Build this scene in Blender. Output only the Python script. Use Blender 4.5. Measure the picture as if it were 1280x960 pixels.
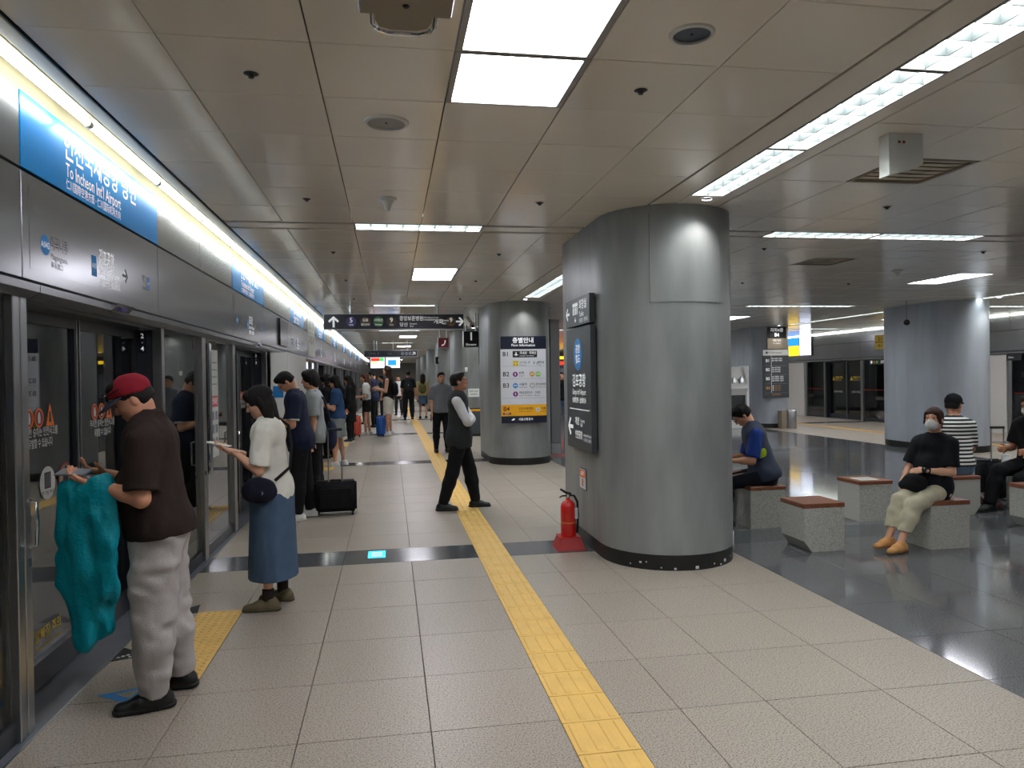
import bpy, bmesh, math, random
import numpy as np
from mathutils import Matrix, Vector, Euler

random.seed(7)
for o in list(bpy.data.objects):
    bpy.data.objects.remove(o, do_unlink=True)
S = bpy.context.scene
C = S.collection

# ---------------------------------------------------------------- camera
EYE = 1.63
FPX = 915.0
cam_d = bpy.data.cameras.new('camera')
cam_d.sensor_width = 36.0
cam_d.lens = FPX / 1280.0 * 36.0
cam_d.clip_end = 300
cam = bpy.data.objects.new('camera', cam_d)
C.objects.link(cam)
YAW, PITCH, ROLL = math.radians(9.43), math.radians(-0.50), math.radians(0.85)
_fw = Vector((math.sin(YAW) * math.cos(PITCH), math.cos(YAW) * math.cos(PITCH), math.sin(PITCH)))
_rt = Vector((math.cos(YAW), -math.sin(YAW), 0))
_up = _rt.cross(_fw)
_r2 = _rt * math.cos(ROLL) - _up * math.sin(ROLL)
_u2 = _rt * math.sin(ROLL) + _up * math.cos(ROLL)
cam.matrix_world = Matrix(((_r2.x, _u2.x, -_fw.x, 0), (_r2.y, _u2.y, -_fw.y, 0),
                           (_r2.z, _u2.z, -_fw.z, EYE), (0, 0, 0, 1)))
S.camera = cam

# ---------------------------------------------------------------- world, exposure, lamp strengths
w = bpy.data.worlds.new('world'); S.world = w; w.use_nodes = True
w.node_tree.nodes['Background'].inputs[0].default_value = (0.6, 0.65, 0.7, 1)
w.node_tree.nodes['Background'].inputs[1].default_value = 0.02
S.view_settings.view_transform = 'Standard'
S.view_settings.look = 'None'
S.view_settings.gamma = 1.0
S.view_settings.use_curve_mapping = False
S.view_settings.exposure = 1.6
PANEL_STRENGTH = 7.5      # square ceiling panels
TROUGH_STRENGTH = 9.0     # louvred strip fixtures
TUBE_STRENGTH = 8.0      # bare tubes above the screen doors
SPOT_POWER = 7.0         # downlights washing the columns

# ---------------------------------------------------------------- sizes of the place
CEIL = 3.05
XL, XR = -1.70, 15.70     # the planes of the two screen-door walls
Y0, Y1 = -7.6, 68.0
LIGHT_R = 3.08            # light granite ends, dark granite begins
LIGHT_R2 = 10.92

# ---------------------------------------------------------------- materials
def new_mat(name):
    m = bpy.data.materials.new(name); m.use_nodes = True
    return m, m.node_tree.nodes, m.node_tree.links, m.node_tree.nodes['Principled BSDF']

def lin(c):
    return tuple(((v / 255.0) / 12.92 if v / 255.0 <= 0.04045 else ((v / 255.0 + 0.055) / 1.055) ** 2.4) for v in c) + (1,)

def plain(name, rgb, rough=0.5, metal=0.0, spec=0.5, emit=0.0, vary=0.0, vscale=6.0, bump=0.0, bscale=60.0, sheen=0.0, coat=0.0):
    m, n, l, b = new_mat(name)
    col = lin(rgb)
    b.inputs['Base Color'].default_value = col
    b.inputs['Roughness'].default_value = rough
    b.inputs['Metallic'].default_value = metal
    b.inputs['Specular IOR Level'].default_value = spec
    if coat: b.inputs['Coat Weight'].default_value = coat; b.inputs['Coat Roughness'].default_value = 0.08
    if sheen: b.inputs['Sheen Weight'].default_value = sheen
    if emit:
        b.inputs['Emission Color'].default_value = col; b.inputs['Emission Strength'].default_value = emit
    if vary or bump:
        g = n.new('ShaderNodeNewGeometry')
        if vary:
            t = n.new('ShaderNodeTexNoise'); t.inputs['Scale'].default_value = vscale; t.inputs['Detail'].default_value = 5
            l.new(g.outputs['Position'], t.inputs['Vector'])
            mp = n.new('ShaderNodeMapRange'); mp.inputs[1].default_value = 0.3; mp.inputs[2].default_value = 0.7
            mp.inputs[3].default_value = 1 - vary; mp.inputs[4].default_value = 1 + vary
            l.new(t.outputs['Fac'], mp.inputs[0])
            mx = n.new('ShaderNodeVectorMath'); mx.operation = 'SCALE'
            mx.inputs[0].default_value = col[:3]; l.new(mp.outputs[0], mx.inputs['Scale'])
            l.new(mx.outputs[0], b.inputs['Base Color'])
        if bump:
            t2 = n.new('ShaderNodeTexNoise'); t2.inputs['Scale'].default_value = bscale; t2.inputs['Detail'].default_value = 4
            l.new(g.outputs['Position'], t2.inputs['Vector'])
            bp = n.new('ShaderNodeBump'); bp.inputs['Strength'].default_value = bump; bp.inputs['Distance'].default_value = 0.01
            l.new(t2.outputs['Fac'], bp.inputs['Height']); l.new(bp.outputs[0], b.inputs['Normal'])
    return m

def granite(name, light, mid, dark, rough, scale=260.0, tint=0.06, spec=0.5, contrast=(0.36, 0.5, 0.62), blot=0.12):
    m, n, l, b = new_mat(name)
    g = n.new('ShaderNodeNewGeometry')
    t = n.new('ShaderNodeTexNoise'); t.inputs['Scale'].default_value = scale; t.inputs['Detail'].default_value = 2
    t.inputs['Roughness'].default_value = 0.7
    l.new(g.outputs['Position'], t.inputs['Vector'])
    r = n.new('ShaderNodeValToRGB'); e = r.color_ramp.elements
    e[0].position = contrast[0]; e[0].color = lin(dark); e[1].position = contrast[2]; e[1].color = lin(light)
    k = e.new(contrast[1]); k.color = lin(mid)
    l.new(t.outputs['Fac'], r.inputs['Fac'])
    t2 = n.new('ShaderNodeTexNoise'); t2.inputs['Scale'].default_value = 1.3; t2.inputs['Detail'].default_value = 4
    l.new(g.outputs['Position'], t2.inputs['Vector'])
    oi = n.new('ShaderNodeObjectInfo')
    a = n.new('ShaderNodeMath'); a.operation = 'MULTIPLY_ADD'; a.inputs[1].default_value = blot; a.inputs[2].default_value = 1 - blot * 0.5 - tint * 0.5
    l.new(t2.outputs['Fac'], a.inputs[0])
    a2 = n.new('ShaderNodeMath'); a2.operation = 'MULTIPLY_ADD'; a2.inputs[1].default_value = tint
    l.new(oi.outputs['Random'], a2.inputs[0]); l.new(a.outputs[0], a2.inputs[2])
    mx = n.new('ShaderNodeVectorMath'); mx.operation = 'SCALE'
    l.new(r.outputs['Color'], mx.inputs[0]); l.new(a2.outputs[0], mx.inputs['Scale'])
    l.new(mx.outputs[0], b.inputs['Base Color'])
    mr = n.new('ShaderNodeMath'); mr.operation = 'MULTIPLY_ADD'; mr.inputs[1].default_value = rough * 0.5; mr.inputs[2].default_value = rough * 0.75
    l.new(t2.outputs['Fac'], mr.inputs[0]); l.new(mr.outputs[0], b.inputs['Roughness'])
    b.inputs['Specular IOR Level'].default_value = spec
    return m

def emitter(name, rgb, strength):
    m, n, l, b = new_mat(name)
    n.remove(b)
    e = n.new('ShaderNodeEmission'); e.inputs[0].default_value = lin(rgb); e.inputs[1].default_value = strength
    l.new(e.outputs[0], n['Material Output'].inputs[0])
    return m

def glass(name, tint=(0.82, 0.88, 0.88), rough=0.0):
    m, n, l, b = new_mat(name)
    b.inputs['Base Color'].default_value = tint + (1,)
    b.inputs['Transmission Weight'].default_value = 1.0
    b.inputs['Roughness'].default_value = rough
    b.inputs['IOR'].default_value = 1.52
    return m

def scuffed(name, rgb, rough, streak=0.10):
    """painted column cladding: cloudy smudges and vertical scuffs that belong to the paint"""
    m, n, l, b = new_mat(name)
    g = n.new('ShaderNodeNewGeometry')
    mp = n.new('ShaderNodeMapping'); mp.inputs['Scale'].default_value = (2.2, 2.2, 0.5)
    l.new(g.outputs['Position'], mp.inputs['Vector'])
    t = n.new('ShaderNodeTexNoise'); t.inputs['Scale'].default_value = 1.6; t.inputs['Detail'].default_value = 7
    l.new(mp.outputs[0], t.inputs['Vector'])
    mr = n.new('ShaderNodeMapRange'); mr.inputs[1].default_value = 0.3; mr.inputs[2].default_value = 0.7
    mr.inputs[3].default_value = 1 - streak; mr.inputs[4].default_value = 1 + streak
    l.new(t.outputs['Fac'], mr.inputs[0])
    mx = n.new('ShaderNodeVectorMath'); mx.operation = 'SCALE'; mx.inputs[0].default_value = lin(rgb)[:3]
    l.new(mr.outputs[0], mx.inputs['Scale']); l.new(mx.outputs[0], b.inputs['Base Color'])
    b.inputs['Roughness'].default_value = rough
    return m

def brushed(name, rgb, rough, metal=1.0):
    m, n, l, b = new_mat(name)
    g = n.new('ShaderNodeNewGeometry')
    mp = n.new('ShaderNodeMapping'); mp.inputs['Scale'].default_value = (3, 3, 3)
    l.new(g.outputs['Position'], mp.inputs['Vector'])
    t = n.new('ShaderNodeTexNoise'); t.inputs['Scale'].default_value = 3; t.inputs['Detail'].default_value = 3
    l.new(mp.outputs[0], t.inputs['Vector'])
    mr = n.new('ShaderNodeMapRange'); mr.inputs[3].default_value = rough * 0.95; mr.inputs[4].default_value = rough * 1.1
    l.new(t.outputs['Fac'], mr.inputs[0]); l.new(mr.outputs[0], b.inputs['Roughness'])
    b.inputs['Base Color'].default_value = lin(rgb); b.inputs['Metallic'].default_value = metal
    return m

def stripes(name, a, bcol, period, duty=0.5, axis=2):
    m, n, l, b = new_mat(name)
    tc = n.new('ShaderNodeTexCoord'); sp = n.new('ShaderNodeSeparateXYZ')
    l.new(tc.outputs['Object'], sp.inputs[0])
    d = n.new('ShaderNodeMath'); d.operation = 'MULTIPLY'; d.inputs[1].default_value = 1.0 / period
    l.new(sp.outputs[axis], d.inputs[0])
    f = n.new('ShaderNodeMath'); f.operation = 'FRACT'; l.new(d.outputs[0], f.inputs[0])
    c = n.new('ShaderNodeMath'); c.operation = 'GREATER_THAN'; c.inputs[1].default_value = duty; l.new(f.outputs[0], c.inputs[0])
    mx = n.new('ShaderNodeMix'); mx.data_type = 'RGBA'
    mx.inputs[6].default_value = lin(a); mx.inputs[7].default_value = lin(bcol)
    l.new(c.outputs[0], mx.inputs[0]); l.new(mx.outputs[2], b.inputs['Base Color'])
    b.inputs['Roughness'].default_value = 0.85
    return m

def panel_metal(name, rgb, rough):
    """painted metal ceiling panel, slightly wavy so that it mirrors the lights in ripples"""
    m, n, l, b = new_mat(name)
    g = n.new('ShaderNodeNewGeometry'); oi = n.new('ShaderNodeObjectInfo')
    t = n.new('ShaderNodeTexNoise'); t.inputs['Scale'].default_value = 2.2; t.inputs['Detail'].default_value = 1
    l.new(g.outputs['Position'], t.inputs['Vector'])
    bp = n.new('ShaderNodeBump'); bp.inputs['Strength'].default_value = 0.22; bp.inputs['Distance'].default_value = 0.02
    l.new(t.outputs['Fac'], bp.inputs['Height']); l.new(bp.outputs[0], b.inputs['Normal'])
    t2 = n.new('ShaderNodeTexNoise'); t2.inputs['Scale'].default_value = 0.9; t2.inputs['Detail'].default_value = 6
    l.new(g.outputs['Position'], t2.inputs['Vector'])
    a = n.new('ShaderNodeMath'); a.operation = 'MULTIPLY_ADD'; a.inputs[1].default_value = 0.16; a.inputs[2].default_value = 0.90
    l.new(t2.outputs['Fac'], a.inputs[0])
    a2 = n.new('ShaderNodeMath'); a2.operation = 'MULTIPLY_ADD'; a2.inputs[1].default_value = 0.05
    l.new(oi.outputs['Random'], a2.inputs[0]); l.new(a.outputs[0], a2.inputs[2])
    mx = n.new('ShaderNodeVectorMath'); mx.operation = 'SCALE'; mx.inputs[0].default_value = lin(rgb)[:3]
    l.new(a2.outputs[0], mx.inputs['Scale']); l.new(mx.outputs[0], b.inputs['Base Color'])
    b.inputs['Roughness'].default_value = rough
    return m

M = {
    'ceil': panel_metal('ceiling_panel_paint', (232, 225, 213), 0.13),
    'ceil_back': plain('ceiling_void', (38, 36, 34), 0.9),
    'trim': plain('ceiling_trim', (150, 148, 144), 0.4),
    'granite': granite('light_granite', (172, 161, 149), (151, 140, 128), (82, 74, 66), 0.38, scale=120, contrast=(0.36, 0.45, 0.60)),
    'dark': granite('polished_dark_granite', (116, 117, 120), (98, 99, 102), (78, 79, 82), 0.10, scale=120, spec=0.7, tint=0.10),
    'inlay': granite('dark_inlay', (96, 98, 100), (78, 80, 84), (56, 58, 62), 0.16, scale=200),
    'joint': plain('tile_joint', (92, 86, 78), 0.9),
    'bench': granite('bench_granite', (200, 198, 190), (176, 174, 166), (118, 116, 110), 0.6, scale=170, contrast=(0.36, 0.45, 0.60)),
    'wood': plain('bench_wood', (126, 72, 46), 0.4, vary=0.16, vscale=18),
    'yellow': plain('tactile_yellow', (222, 180, 98), 0.5, vary=0.06, vscale=9),
    'col': scuffed('column_paint', (130, 132, 132), 0.40, 0.24),
    'col_far_lit': scuffed('far_column_lit_paint', (166, 172, 180), 0.40, 0.12),  # bluer grey, also lightened in the paint to offset weaker light there
    'colbase': plain('column_base_black', (20, 20, 21), 0.45, vary=0.3, vscale=14),
    'steel': brushed('brushed_steel', (176, 178, 180), 0.28),
    'steel_dk': brushed('dark_steel', (98, 102, 108), 0.30),
    'fascia': brushed('fascia_steel', (150, 152, 155), 0.22, metal=0.85),
    'frame_dk': plain('dark_frame', (46, 49, 55), 0.3),
    'jamb': plain('door_jamb', (52, 57, 66), 0.35),
    'sill': plain('sill_grey', (104, 108, 116), 0.35, vary=.08),
    'vent': plain('vent_dusty', (206, 198, 178), 0.6, vary=.2, vscale=9),
    'tunnel': plain('tunnel_concrete', (58, 58, 60), 0.9, vary=0.2),
    'cream': plain('cove_cream', (176, 166, 136), 0.6),
    'glass': glass('door_glass'),
    'sticker_white': plain('sticker_white', (200, 202, 200), 0.6),
    'white': plain('matt_white', (232, 232, 230), 0.5),
    'letter': plain('sign_white', (236, 238, 240), 0.5, emit=0.12),
    'letter_grey': plain('sign_grey', (120, 126, 134), 0.5),
    'offwhite': plain('offwhite_plastic', (206, 206, 202), 0.45),
    'blue_sign': plain('blue_sign', (0, 138, 220), 0.22, spec=0.28),
    'blue': plain('sign_blue', (36, 132, 206), 0.5),
    'navy_sign': plain('navy_sign', (28, 32, 50), 0.3),
    'char_sign': plain('charcoal_sign', (66, 70, 74), 0.4),
    'black': plain('matt_black', (18, 18, 19), 0.5),
    'black_gloss': plain('gloss_black', (16, 16, 18), 0.2),
    'red': plain('extinguisher_red', (196, 30, 26), 0.28, coat=0.4),
    'red_dk': plain('stand_red', (168, 34, 34), 0.45),
    'sign_red': plain('sign_red', (120, 30, 36), 0.4),
    'orange': plain('sign_orange', (226, 112, 40), 0.5),
    'warn': plain('warning_yellow', (226, 196, 70), 0.5),
    'green': plain('sign_green', (52, 128, 66), 0.5),
    'lime': plain('sign_lime', (132, 180, 60), 0.5),
    'brown': plain('sign_brown', (90, 74, 58), 0.5),
    'gold': plain('sign_gold', (196, 140, 50), 0.5),
    'purple': plain('sign_purple', (120, 40, 128), 0.5),
    'violet': plain('sign_violet', (70, 62, 130), 0.5),
    'board': plain('board_grey', (206, 206, 214), 0.35),
    'board_y': plain('board_yellow', (236, 170, 30), 0.4),
    'taupe': plain('sign_taupe', (142, 130, 112), 0.5),
    'chrome': plain('chrome', (210, 212, 214), 0.12, metal=1.0),
    'panel_light': emitter('panel_light', (246, 244, 255), PANEL_STRENGTH),
    'trough_light': emitter('trough_light', (240, 250, 250), TROUGH_STRENGTH),
    'tube_light': emitter('tube_light', (248, 255, 250), TUBE_STRENGTH),
    'blade': plain('louvre_grey', (86, 90, 90), 0.4),
    'screen_b': emitter('screen_blue', (40, 130, 220), 0.7),
    'screen_y': emitter('screen_yellow', (250, 205, 40), 0.7),
    'screen_w': emitter('screen_white', (225, 232, 255), 0.75),
    'screen_r': emitter('screen_red', (230, 60, 40), 0.6),
    'screen_g': emitter('screen_green', (60, 190, 90), 0.6),
    'screen_c': emitter('screen_cyan', (70, 190, 240), 0.8),
}

# ---------------------------------------------------------------- mesh helpers
def link(o, parent=None):
    C.objects.link(o)
    if parent is not None: o.parent = parent
    return o

def mesh_obj(name, verts, faces, mat, parent=None, smooth=False, loc=None):
    me = bpy.data.meshes.new(name)
    me.from_pydata([tuple(v) for v in verts], [], [tuple(f) for f in faces])
    if mat is not None: me.materials.append(M[mat] if isinstance(mat, str) else mat)
    if smooth: me.polygons.foreach_set('use_smooth', [True] * len(me.polygons))
    me.update()
    o = bpy.data.objects.new(name, me); link(o, parent)
    if loc: o.location = loc
    return o

BOX_F = [(0, 3, 2, 1), (4, 5, 6, 7), (0, 1, 5, 4), (1, 2, 6, 5), (2, 3, 7, 6), (3, 0, 4, 7)]
def box_data(a, b):
    (x0, y0, z0), (x1, y1, z1) = a, b
    return [(x0, y0, z0), (x1, y0, z0), (x1, y1, z0), (x0, y1, z0), (x0, y0, z1), (x1, y0, z1), (x1, y1, z1), (x0, y1, z1)]

_cache = {}
def box(name, a, b, mat, parent=None, bevel=0.0):
    """a box between two corners; alike boxes share one mesh"""
    a, b = [min(p, q) for p, q in zip(a, b)], [max(p, q) for p, q in zip(a, b)]
    sz = tuple(round(q - p, 4) for p, q in zip(a, b))
    key = (sz, mat, bevel)
    me = _cache.get(key)
    if me is None:
        h = [s / 2 for s in sz]
        bm = bmesh.new()
        vs = [bm.verts.new(v) for v in box_data([-q for q in h], h)]
        for f in BOX_F: bm.faces.new([vs[i] for i in f])
        if bevel:
            bmesh.ops.bevel(bm, geom=list(bm.edges), offset=bevel, segments=1, affect='EDGES')
        bmesh.ops.recalc_face_normals(bm, faces=bm.faces)
        me = bpy.data.meshes.new(name); bm.to_mesh(me); bm.free()
        me.materials.append(M[mat] if isinstance(mat, str) else mat)
        _cache[key] = me
    o = bpy.data.objects.new(name, me); link(o, parent)
    o.location = [(p + q) / 2 for p, q in zip(a, b)]
    return o

class MB:
    """collects simple solids into one mesh"""
    def __init__(s): s.v = []; s.f = []
    def add(s, v, f):
        n = len(s.v); s.v += [tuple(p) for p in v]; s.f += [tuple(i + n for i in q) for q in f]; return s
    def box(s, a, b):
        lo = [min(p, q) for p, q in zip(a, b)]; hi = [max(p, q) for p, q in zip(a, b)]
        return s.add(box_data(lo, hi), BOX_F)
    def lathe(s, prof, c=(0, 0, 0), n=24, axis='z'):
        v = []; f = []
        for (r, z) in prof:
            for i in range(n):
                t = 2 * math.pi * i / n
                p = (r * math.cos(t), r * math.sin(t), z)
                if axis == 'y': p = (p[0], p[2], p[1])
                if axis == 'x': p = (p[2], p[0], p[1])
                v.append((c[0] + p[0], c[1] + p[1], c[2] + p[2]))
        for j in range(len(prof) - 1):
            for i in range(n):
                k = (i + 1) % n
                f.append((j * n + i, j * n + k, (j + 1) * n + k, (j + 1) * n + i))
        f.append(tuple(range(n - 1, -1, -1))); f.append(tuple((len(prof) - 1) * n + i for i in range(n)))
        return s.add(v, f)
    def tube(s, pts, r, n=8, caps=True):
        pts = [Vector(p) for p in pts]; v = []; f = []
        up = Vector((0, 0, 1))
        prev = None
        for i, p in enumerate(pts):
            d = (pts[min(i + 1, len(pts) - 1)] - pts[max(i - 1, 0)]).normalized()
            if prev is None:
                a = d.cross(up)
                if a.length < 1e-3: a = d.cross(Vector((1, 0, 0)))
                a.normalize()
            else:
                a = (prev - d * prev.dot(d)).normalized()
            prev = a; b = d.cross(a)
            rr = r[i] if isinstance(r, (list, tuple)) else r
            for k in range(n):
                t = 2 * math.pi * k / n
                v.append(p + a * (rr * math.cos(t)) + b * (rr * math.sin(t)))
        for i in range(len(pts) - 1):
            for k in range(n):
                q = (k + 1) % n
                f.append((i * n + k, i * n + q, (i + 1) * n + q, (i + 1) * n + k))
        if caps:
            f.append(tuple(range(n - 1, -1, -1))); f.append(tuple((len(pts) - 1) * n + k for k in range(n)))
        return s.add(v, f)
    def prism(s, poly, z0, z1):
        n = len(poly)
        v = [(x, y, z0) for x, y in poly] + [(x, y, z1) for x, y in poly]
        f = [tuple(range(n - 1, -1, -1)), tuple(range(n, 2 * n))]
        f += [(i, (i + 1) % n, n + (i + 1) % n, n + i) for i in range(n)]
        return s.add(v, f)
    def build(s, name, mat, parent=None, smooth=False, xform=None, loc=None):
        v = s.v
        if xform is not None: v = [xform @ Vector(p) for p in v]
        o = mesh_obj(name, v, s.f, mat, parent, smooth, loc)
        if smooth:
            try: o.data.set_sharp_from_angle(angle=math.radians(40))
            except Exception: pass
        bm = bmesh.new(); bm.from_mesh(o.data); bmesh.ops.recalc_face_normals(bm, faces=bm.faces); bm.to_mesh(o.data); bm.free()
        return o

def tag(o, label=None, cat=None, group=None, kind=None):
    if label: o['label'] = label
    if cat: o['category'] = cat
    if group: o['group'] = group
    if kind: o['kind'] = kind
    return o

def empty(name, loc=(0, 0, 0), rz=0.0):
    o = bpy.data.objects.new(name, None); o.empty_display_size = 0.1
    link(o); o.location = loc; o.rotation_euler = (0, 0, rz)
    return o

def copy_tree(o, parent=None):
    c = o.copy(); link(c, parent)
    c.matrix_parent_inverse = o.matrix_parent_inverse
    for ch in list(o.children): copy_tree(ch, c)
    return c

# faces: which way a flat sign looks; local x runs to the reader's right, y up, z out of the sign
FACE = {'+x': Matrix(((0, 0, 1), (1, 0, 0), (0, 1, 0))), '-x': Matrix(((0, 0, -1), (-1, 0, 0), (0, 1, 0))),
        '-y': Matrix(((1, 0, 0), (0, 0, -1), (0, 1, 0))), '+y': Matrix(((-1, 0, 0), (0, 0, 1), (0, 1, 0))),
        '+z': Matrix(((1, 0, 0), (0, 1, 0), (0, 0, 1)))}
def face_matrix(face, loc):
    m = FACE[face].to_4x4(); m.translation = Vector(loc); return m

def plate(name, w, h, t, mat, parent=None, face=None, loc=None, at=(0, 0, 0), r=0.0):
    """upright plate, centred, its back at local z=0; with a parent it sits at `at` in the parent's frame"""
    mb = MB()
    if r:
        poly = []
        for cx, cy, a0 in ((w / 2 - r, h / 2 - r, 0), (-w / 2 + r, h / 2 - r, 90), (-w / 2 + r, -h / 2 + r, 180), (w / 2 - r, -h / 2 + r, 270)):
            for k in range(5):
                a = math.radians(a0 + 22.5 * k); poly.append((cx + r * math.cos(a), cy + r * math.sin(a)))
        mb.prism(poly, 0, t)
    else: mb.box((-w / 2, -h / 2, 0), (w / 2, h / 2, t))
    o = mb.build(name, mat, parent)
    if face: o.matrix_world = face_matrix(face, loc)
    else: o.location = at
    return o

def disc(name, r, t, mat, parent, at, sx=1.0, n=28):
    mb = MB().prism([(sx * r * math.cos(2 * math.pi * i / n), r * math.sin(2 * math.pi * i / n)) for i in range(n)], 0, t)
    o = mb.build(name, mat, parent); o.location = at
    return o

def poly_plate(name, pts, t, mat, parent, at=(0, 0, 0)):
    o = MB().prism(pts, 0, t).build(name, mat, parent); o.location = at
    return o

_txt = {}
def text(body, size, mat, parent, at=(0, 0, 0), align='LEFT', bold=0.0, name='lettering', sx=1.0, fit=None):
    """flat lettering as a mesh lying in the parent's x-y plane"""
    key = (body, size, mat, align, bold, sx, fit)
    me = _txt.get(key)
    if me is None:
        cu = bpy.data.curves.new('t', 'FONT'); cu.body = body; cu.size = size; cu.align_x = align
        cu.align_y = 'CENTER'; cu.offset = bold * size; cu.resolution_u = 2; cu.fill_mode = 'FRONT'
        tmp = bpy.data.objects.new('t', cu)
        me = bpy.data.meshes.new_from_object(tmp)
        me.name = 'lettering'
        me.materials.clear(); me.materials.append(M[mat])
        if fit:
            xs_ = [v.co.x for v in me.vertices]; sx = fit / max(1e-6, max(xs_) - min(xs_))
        if sx != 1.0: me.transform(Matrix.Diagonal((sx, 1, 1, 1)))
        bpy.data.objects.remove(tmp, do_unlink=True); bpy.data.curves.remove(cu)
        _txt[key] = me
    o = bpy.data.objects.new(name, me); link(o, parent); o.location = at
    return o

ARROW = [(-.5, .09), (.18, .09), (-.08, .36), (.08, .46), (.5, 0), (.08, -.46), (-.08, -.36), (.18, -.09), (-.5, -.09)]
def arrow(parent, at, size, deg, mat='letter', t=0.002):
    a = math.radians(deg)
    pts = [(size * (x * math.cos(a) - y * math.sin(a)), size * (x * math.sin(a) + y * math.cos(a))) for x, y in ARROW]
    return poly_plate('arrow', pts, t, mat, parent, at)

def view_size(x, y, z, size):
    """rough apparent size of a horizontal piece, negative when behind or beside the view"""
    d = Vector((x, y, z - EYE)); f = d.dot(_fw)
    if f < 0.4: return -1
    u = d.dot(_r2) / f; v = d.dot(_u2) / f
    if abs(u) > 0.78 or abs(v) > 0.60: return -1
    return size / f ** 3

# ================================================================ FLOOR
def spans(lines): return list(zip(lines[:-1], lines[1:]))

STRIPES = [(6.60 + 7.6 * k, 7.13 + 7.6 * k) for k in range(-2, 9)]
def floor_rows():
    rows = []
    for (a, b), (c, d) in zip(STRIPES[:-1], STRIPES[1:]):
        n = 11; st = (c - b) / n
        rows += [(b + st * i, b + st * (i + 1)) for i in range(n)]
    return rows
FROWS = floor_rows()
left_lines = [-1.655, -1.06, -0.44, 0.16, 0.77]
left_lines2 = [1.06, 1.37, 1.82, 2.46, 3.08]
dark_lines = [3.08 + (LIGHT_R2 - 3.08) / 13 * i for i in range(14)]
right_lines = [14.0 - v for v in reversed(left_lines2)]
right_lines2 = [14.0 - v for v in reversed(left_lines)]

floor = box('floor', (-1.66, Y0, -0.20), (15.66, Y1, -0.014), 'joint')
tag(floor, kind='structure')
fl_c = floor.location.copy()
def under(o, parent_loc):
    o.location = Vector(o.location) - Vector(parent_loc); return o

pads = [(-1.36, 4.24 + 4.68 * k, -1.06, 5.46 + 4.68 * k) for k in range(-2, 12)]    # dotted warning pads, one before each door
tiles = []
for (ya, yb) in FROWS:
    for lines, kind in ((left_lines, 'granite'), (left_lines2, 'granite'), (dark_lines, 'dark'), (right_lines, 'granite'), (right_lines2, 'granite')):
        for xa, xb in spans(lines):
            tiles.append((view_size((xa + xb) / 2, (ya + yb) / 2, 0, (xb - xa) * (yb - ya)), xa, xb, ya, yb, kind))
tiles.sort(key=lambda t: -t[0])
rest = {'granite': MB(), 'dark': MB()}
G = 0.0022
for i, (a, xa, xb, ya, yb, kind) in enumerate(tiles):
    lo, hi = (xa + G, ya + G, -0.02), (xb - G, yb - G, 0.0)
    if i < 300 and a > 0:
        under(box('floor_tile', lo, hi, kind, floor, bevel=0.0012), fl_c)
    else:
        rest[kind].box(lo, hi)
for k, mb in rest.items():
    o = mb.build('floor_tile_field', k, floor); under(o, fl_c); o['kind'] = 'stuff'
# dark inlay strips across the platform
for (ya, yb) in STRIPES:
    for xa, xb in ((-1.655, -0.44), (-0.44, 0.77), (1.06, 3.08), (3.08, 10.92), (10.92, 12.94), (13.23, 15.655)):
        under(box('inlay_slab', (xa + G, ya + G, -0.02), (xb - G, yb - G, 0), 'inlay', floor, bevel=0.001), fl_c)

# guide paving: bars on 30 cm pavers
def bar_paver(L=0.29):
    mb = MB(); mb.box((-L / 2 + .001, -L / 2 + .001, -0.02), (L / 2 - .001, L / 2 - .001, 0.0005))
    for k in range(4):
        x = -L / 2 + 0.0365 + k * 0.0725
        mb.add([(x - .017, -.128, 0), (x + .017, -.128, 0), (x + .017, .128, 0), (x - .017, .128, 0),
                (x - .011, -.120, .005), (x + .011, -.120, .005), (x + .011, .120, .005), (x - .011, .120, .005)], BOX_F)
    return mb
proto = bar_paver().build('guide_paver', 'yellow', floor)
pm = proto.data; proto_used = False
far = MB(); yp = Y0 + 0.2; PP = 0.2945
base = bar_paver()
k0 = int(math.ceil((Y0 - 3.05) / PP))
for k in range(k0, int((Y1 - 3.05) / PP)):
    y = 3.05 + PP * k + PP / 2
    for x in (0.915, 13.085):
        if x < 2 and 2.3 < y < 19:
            if not proto_used: o = proto; proto_used = True
            else: o = bpy.data.objects.new('guide_paver', pm); link(o, floor)
            o.location = Vector((x, y, 0)) - fl_c
        else:
            far.box((x - .144, y - .146, -0.02), (x + .144, y + .146, 0.0005))
            for q in range(4):
                xx = x - .145 + .0365 + q * .0725
                far.box((xx - .013, y - .125, 0), (xx + .013, y + .125, .0045))
o = far.build('guide_paver_field', 'yellow', floor); under(o, fl_c); o['kind'] = 'stuff'

# dotted warning pads in front of the doors (a 2 x 4 block of pavers each)
def dot_paver(w=0.30, d=0.305):
    mb = MB(); mb.box((-w / 2 + .001, -d / 2 + .001, 0.0), (w / 2 - .001, d / 2 - .001, 0.003))
    for i in range(6):
        for j in range(6):
            x = -w / 2 + .025 + i * .05; y = -d / 2 + .0255 + j * .0508
            mb.add([(x + .017 * math.cos(a), y + .017 * math.sin(a), .003) for a in [math.pi * t / 3 for t in range(6)]] +
                   [(x + .010 * math.cos(a), y + .010 * math.sin(a), .0075) for a in [math.pi * t / 3 for t in range(6)]],
                   [(q, (q + 1) % 6, 6 + (q + 1) % 6, 6 + q) for q in range(6)] + [tuple(range(6, 12))])
    return mb
dp = dot_paver().build('warning_paver', 'yellow', floor); first = True
for (xa, ya, xb, yb) in pads:
    if ya < 3 or ya > 34: continue
    for i in range(1):
        for j in range(4):
            if first: o = dp; first = False
            else: o = bpy.data.objects.new('warning_paver', dp.data); link(o, floor)
            o.location = Vector((xa + .15 + .3 * i, ya + .1525 + .305 * j, 0)) - fl_c
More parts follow.
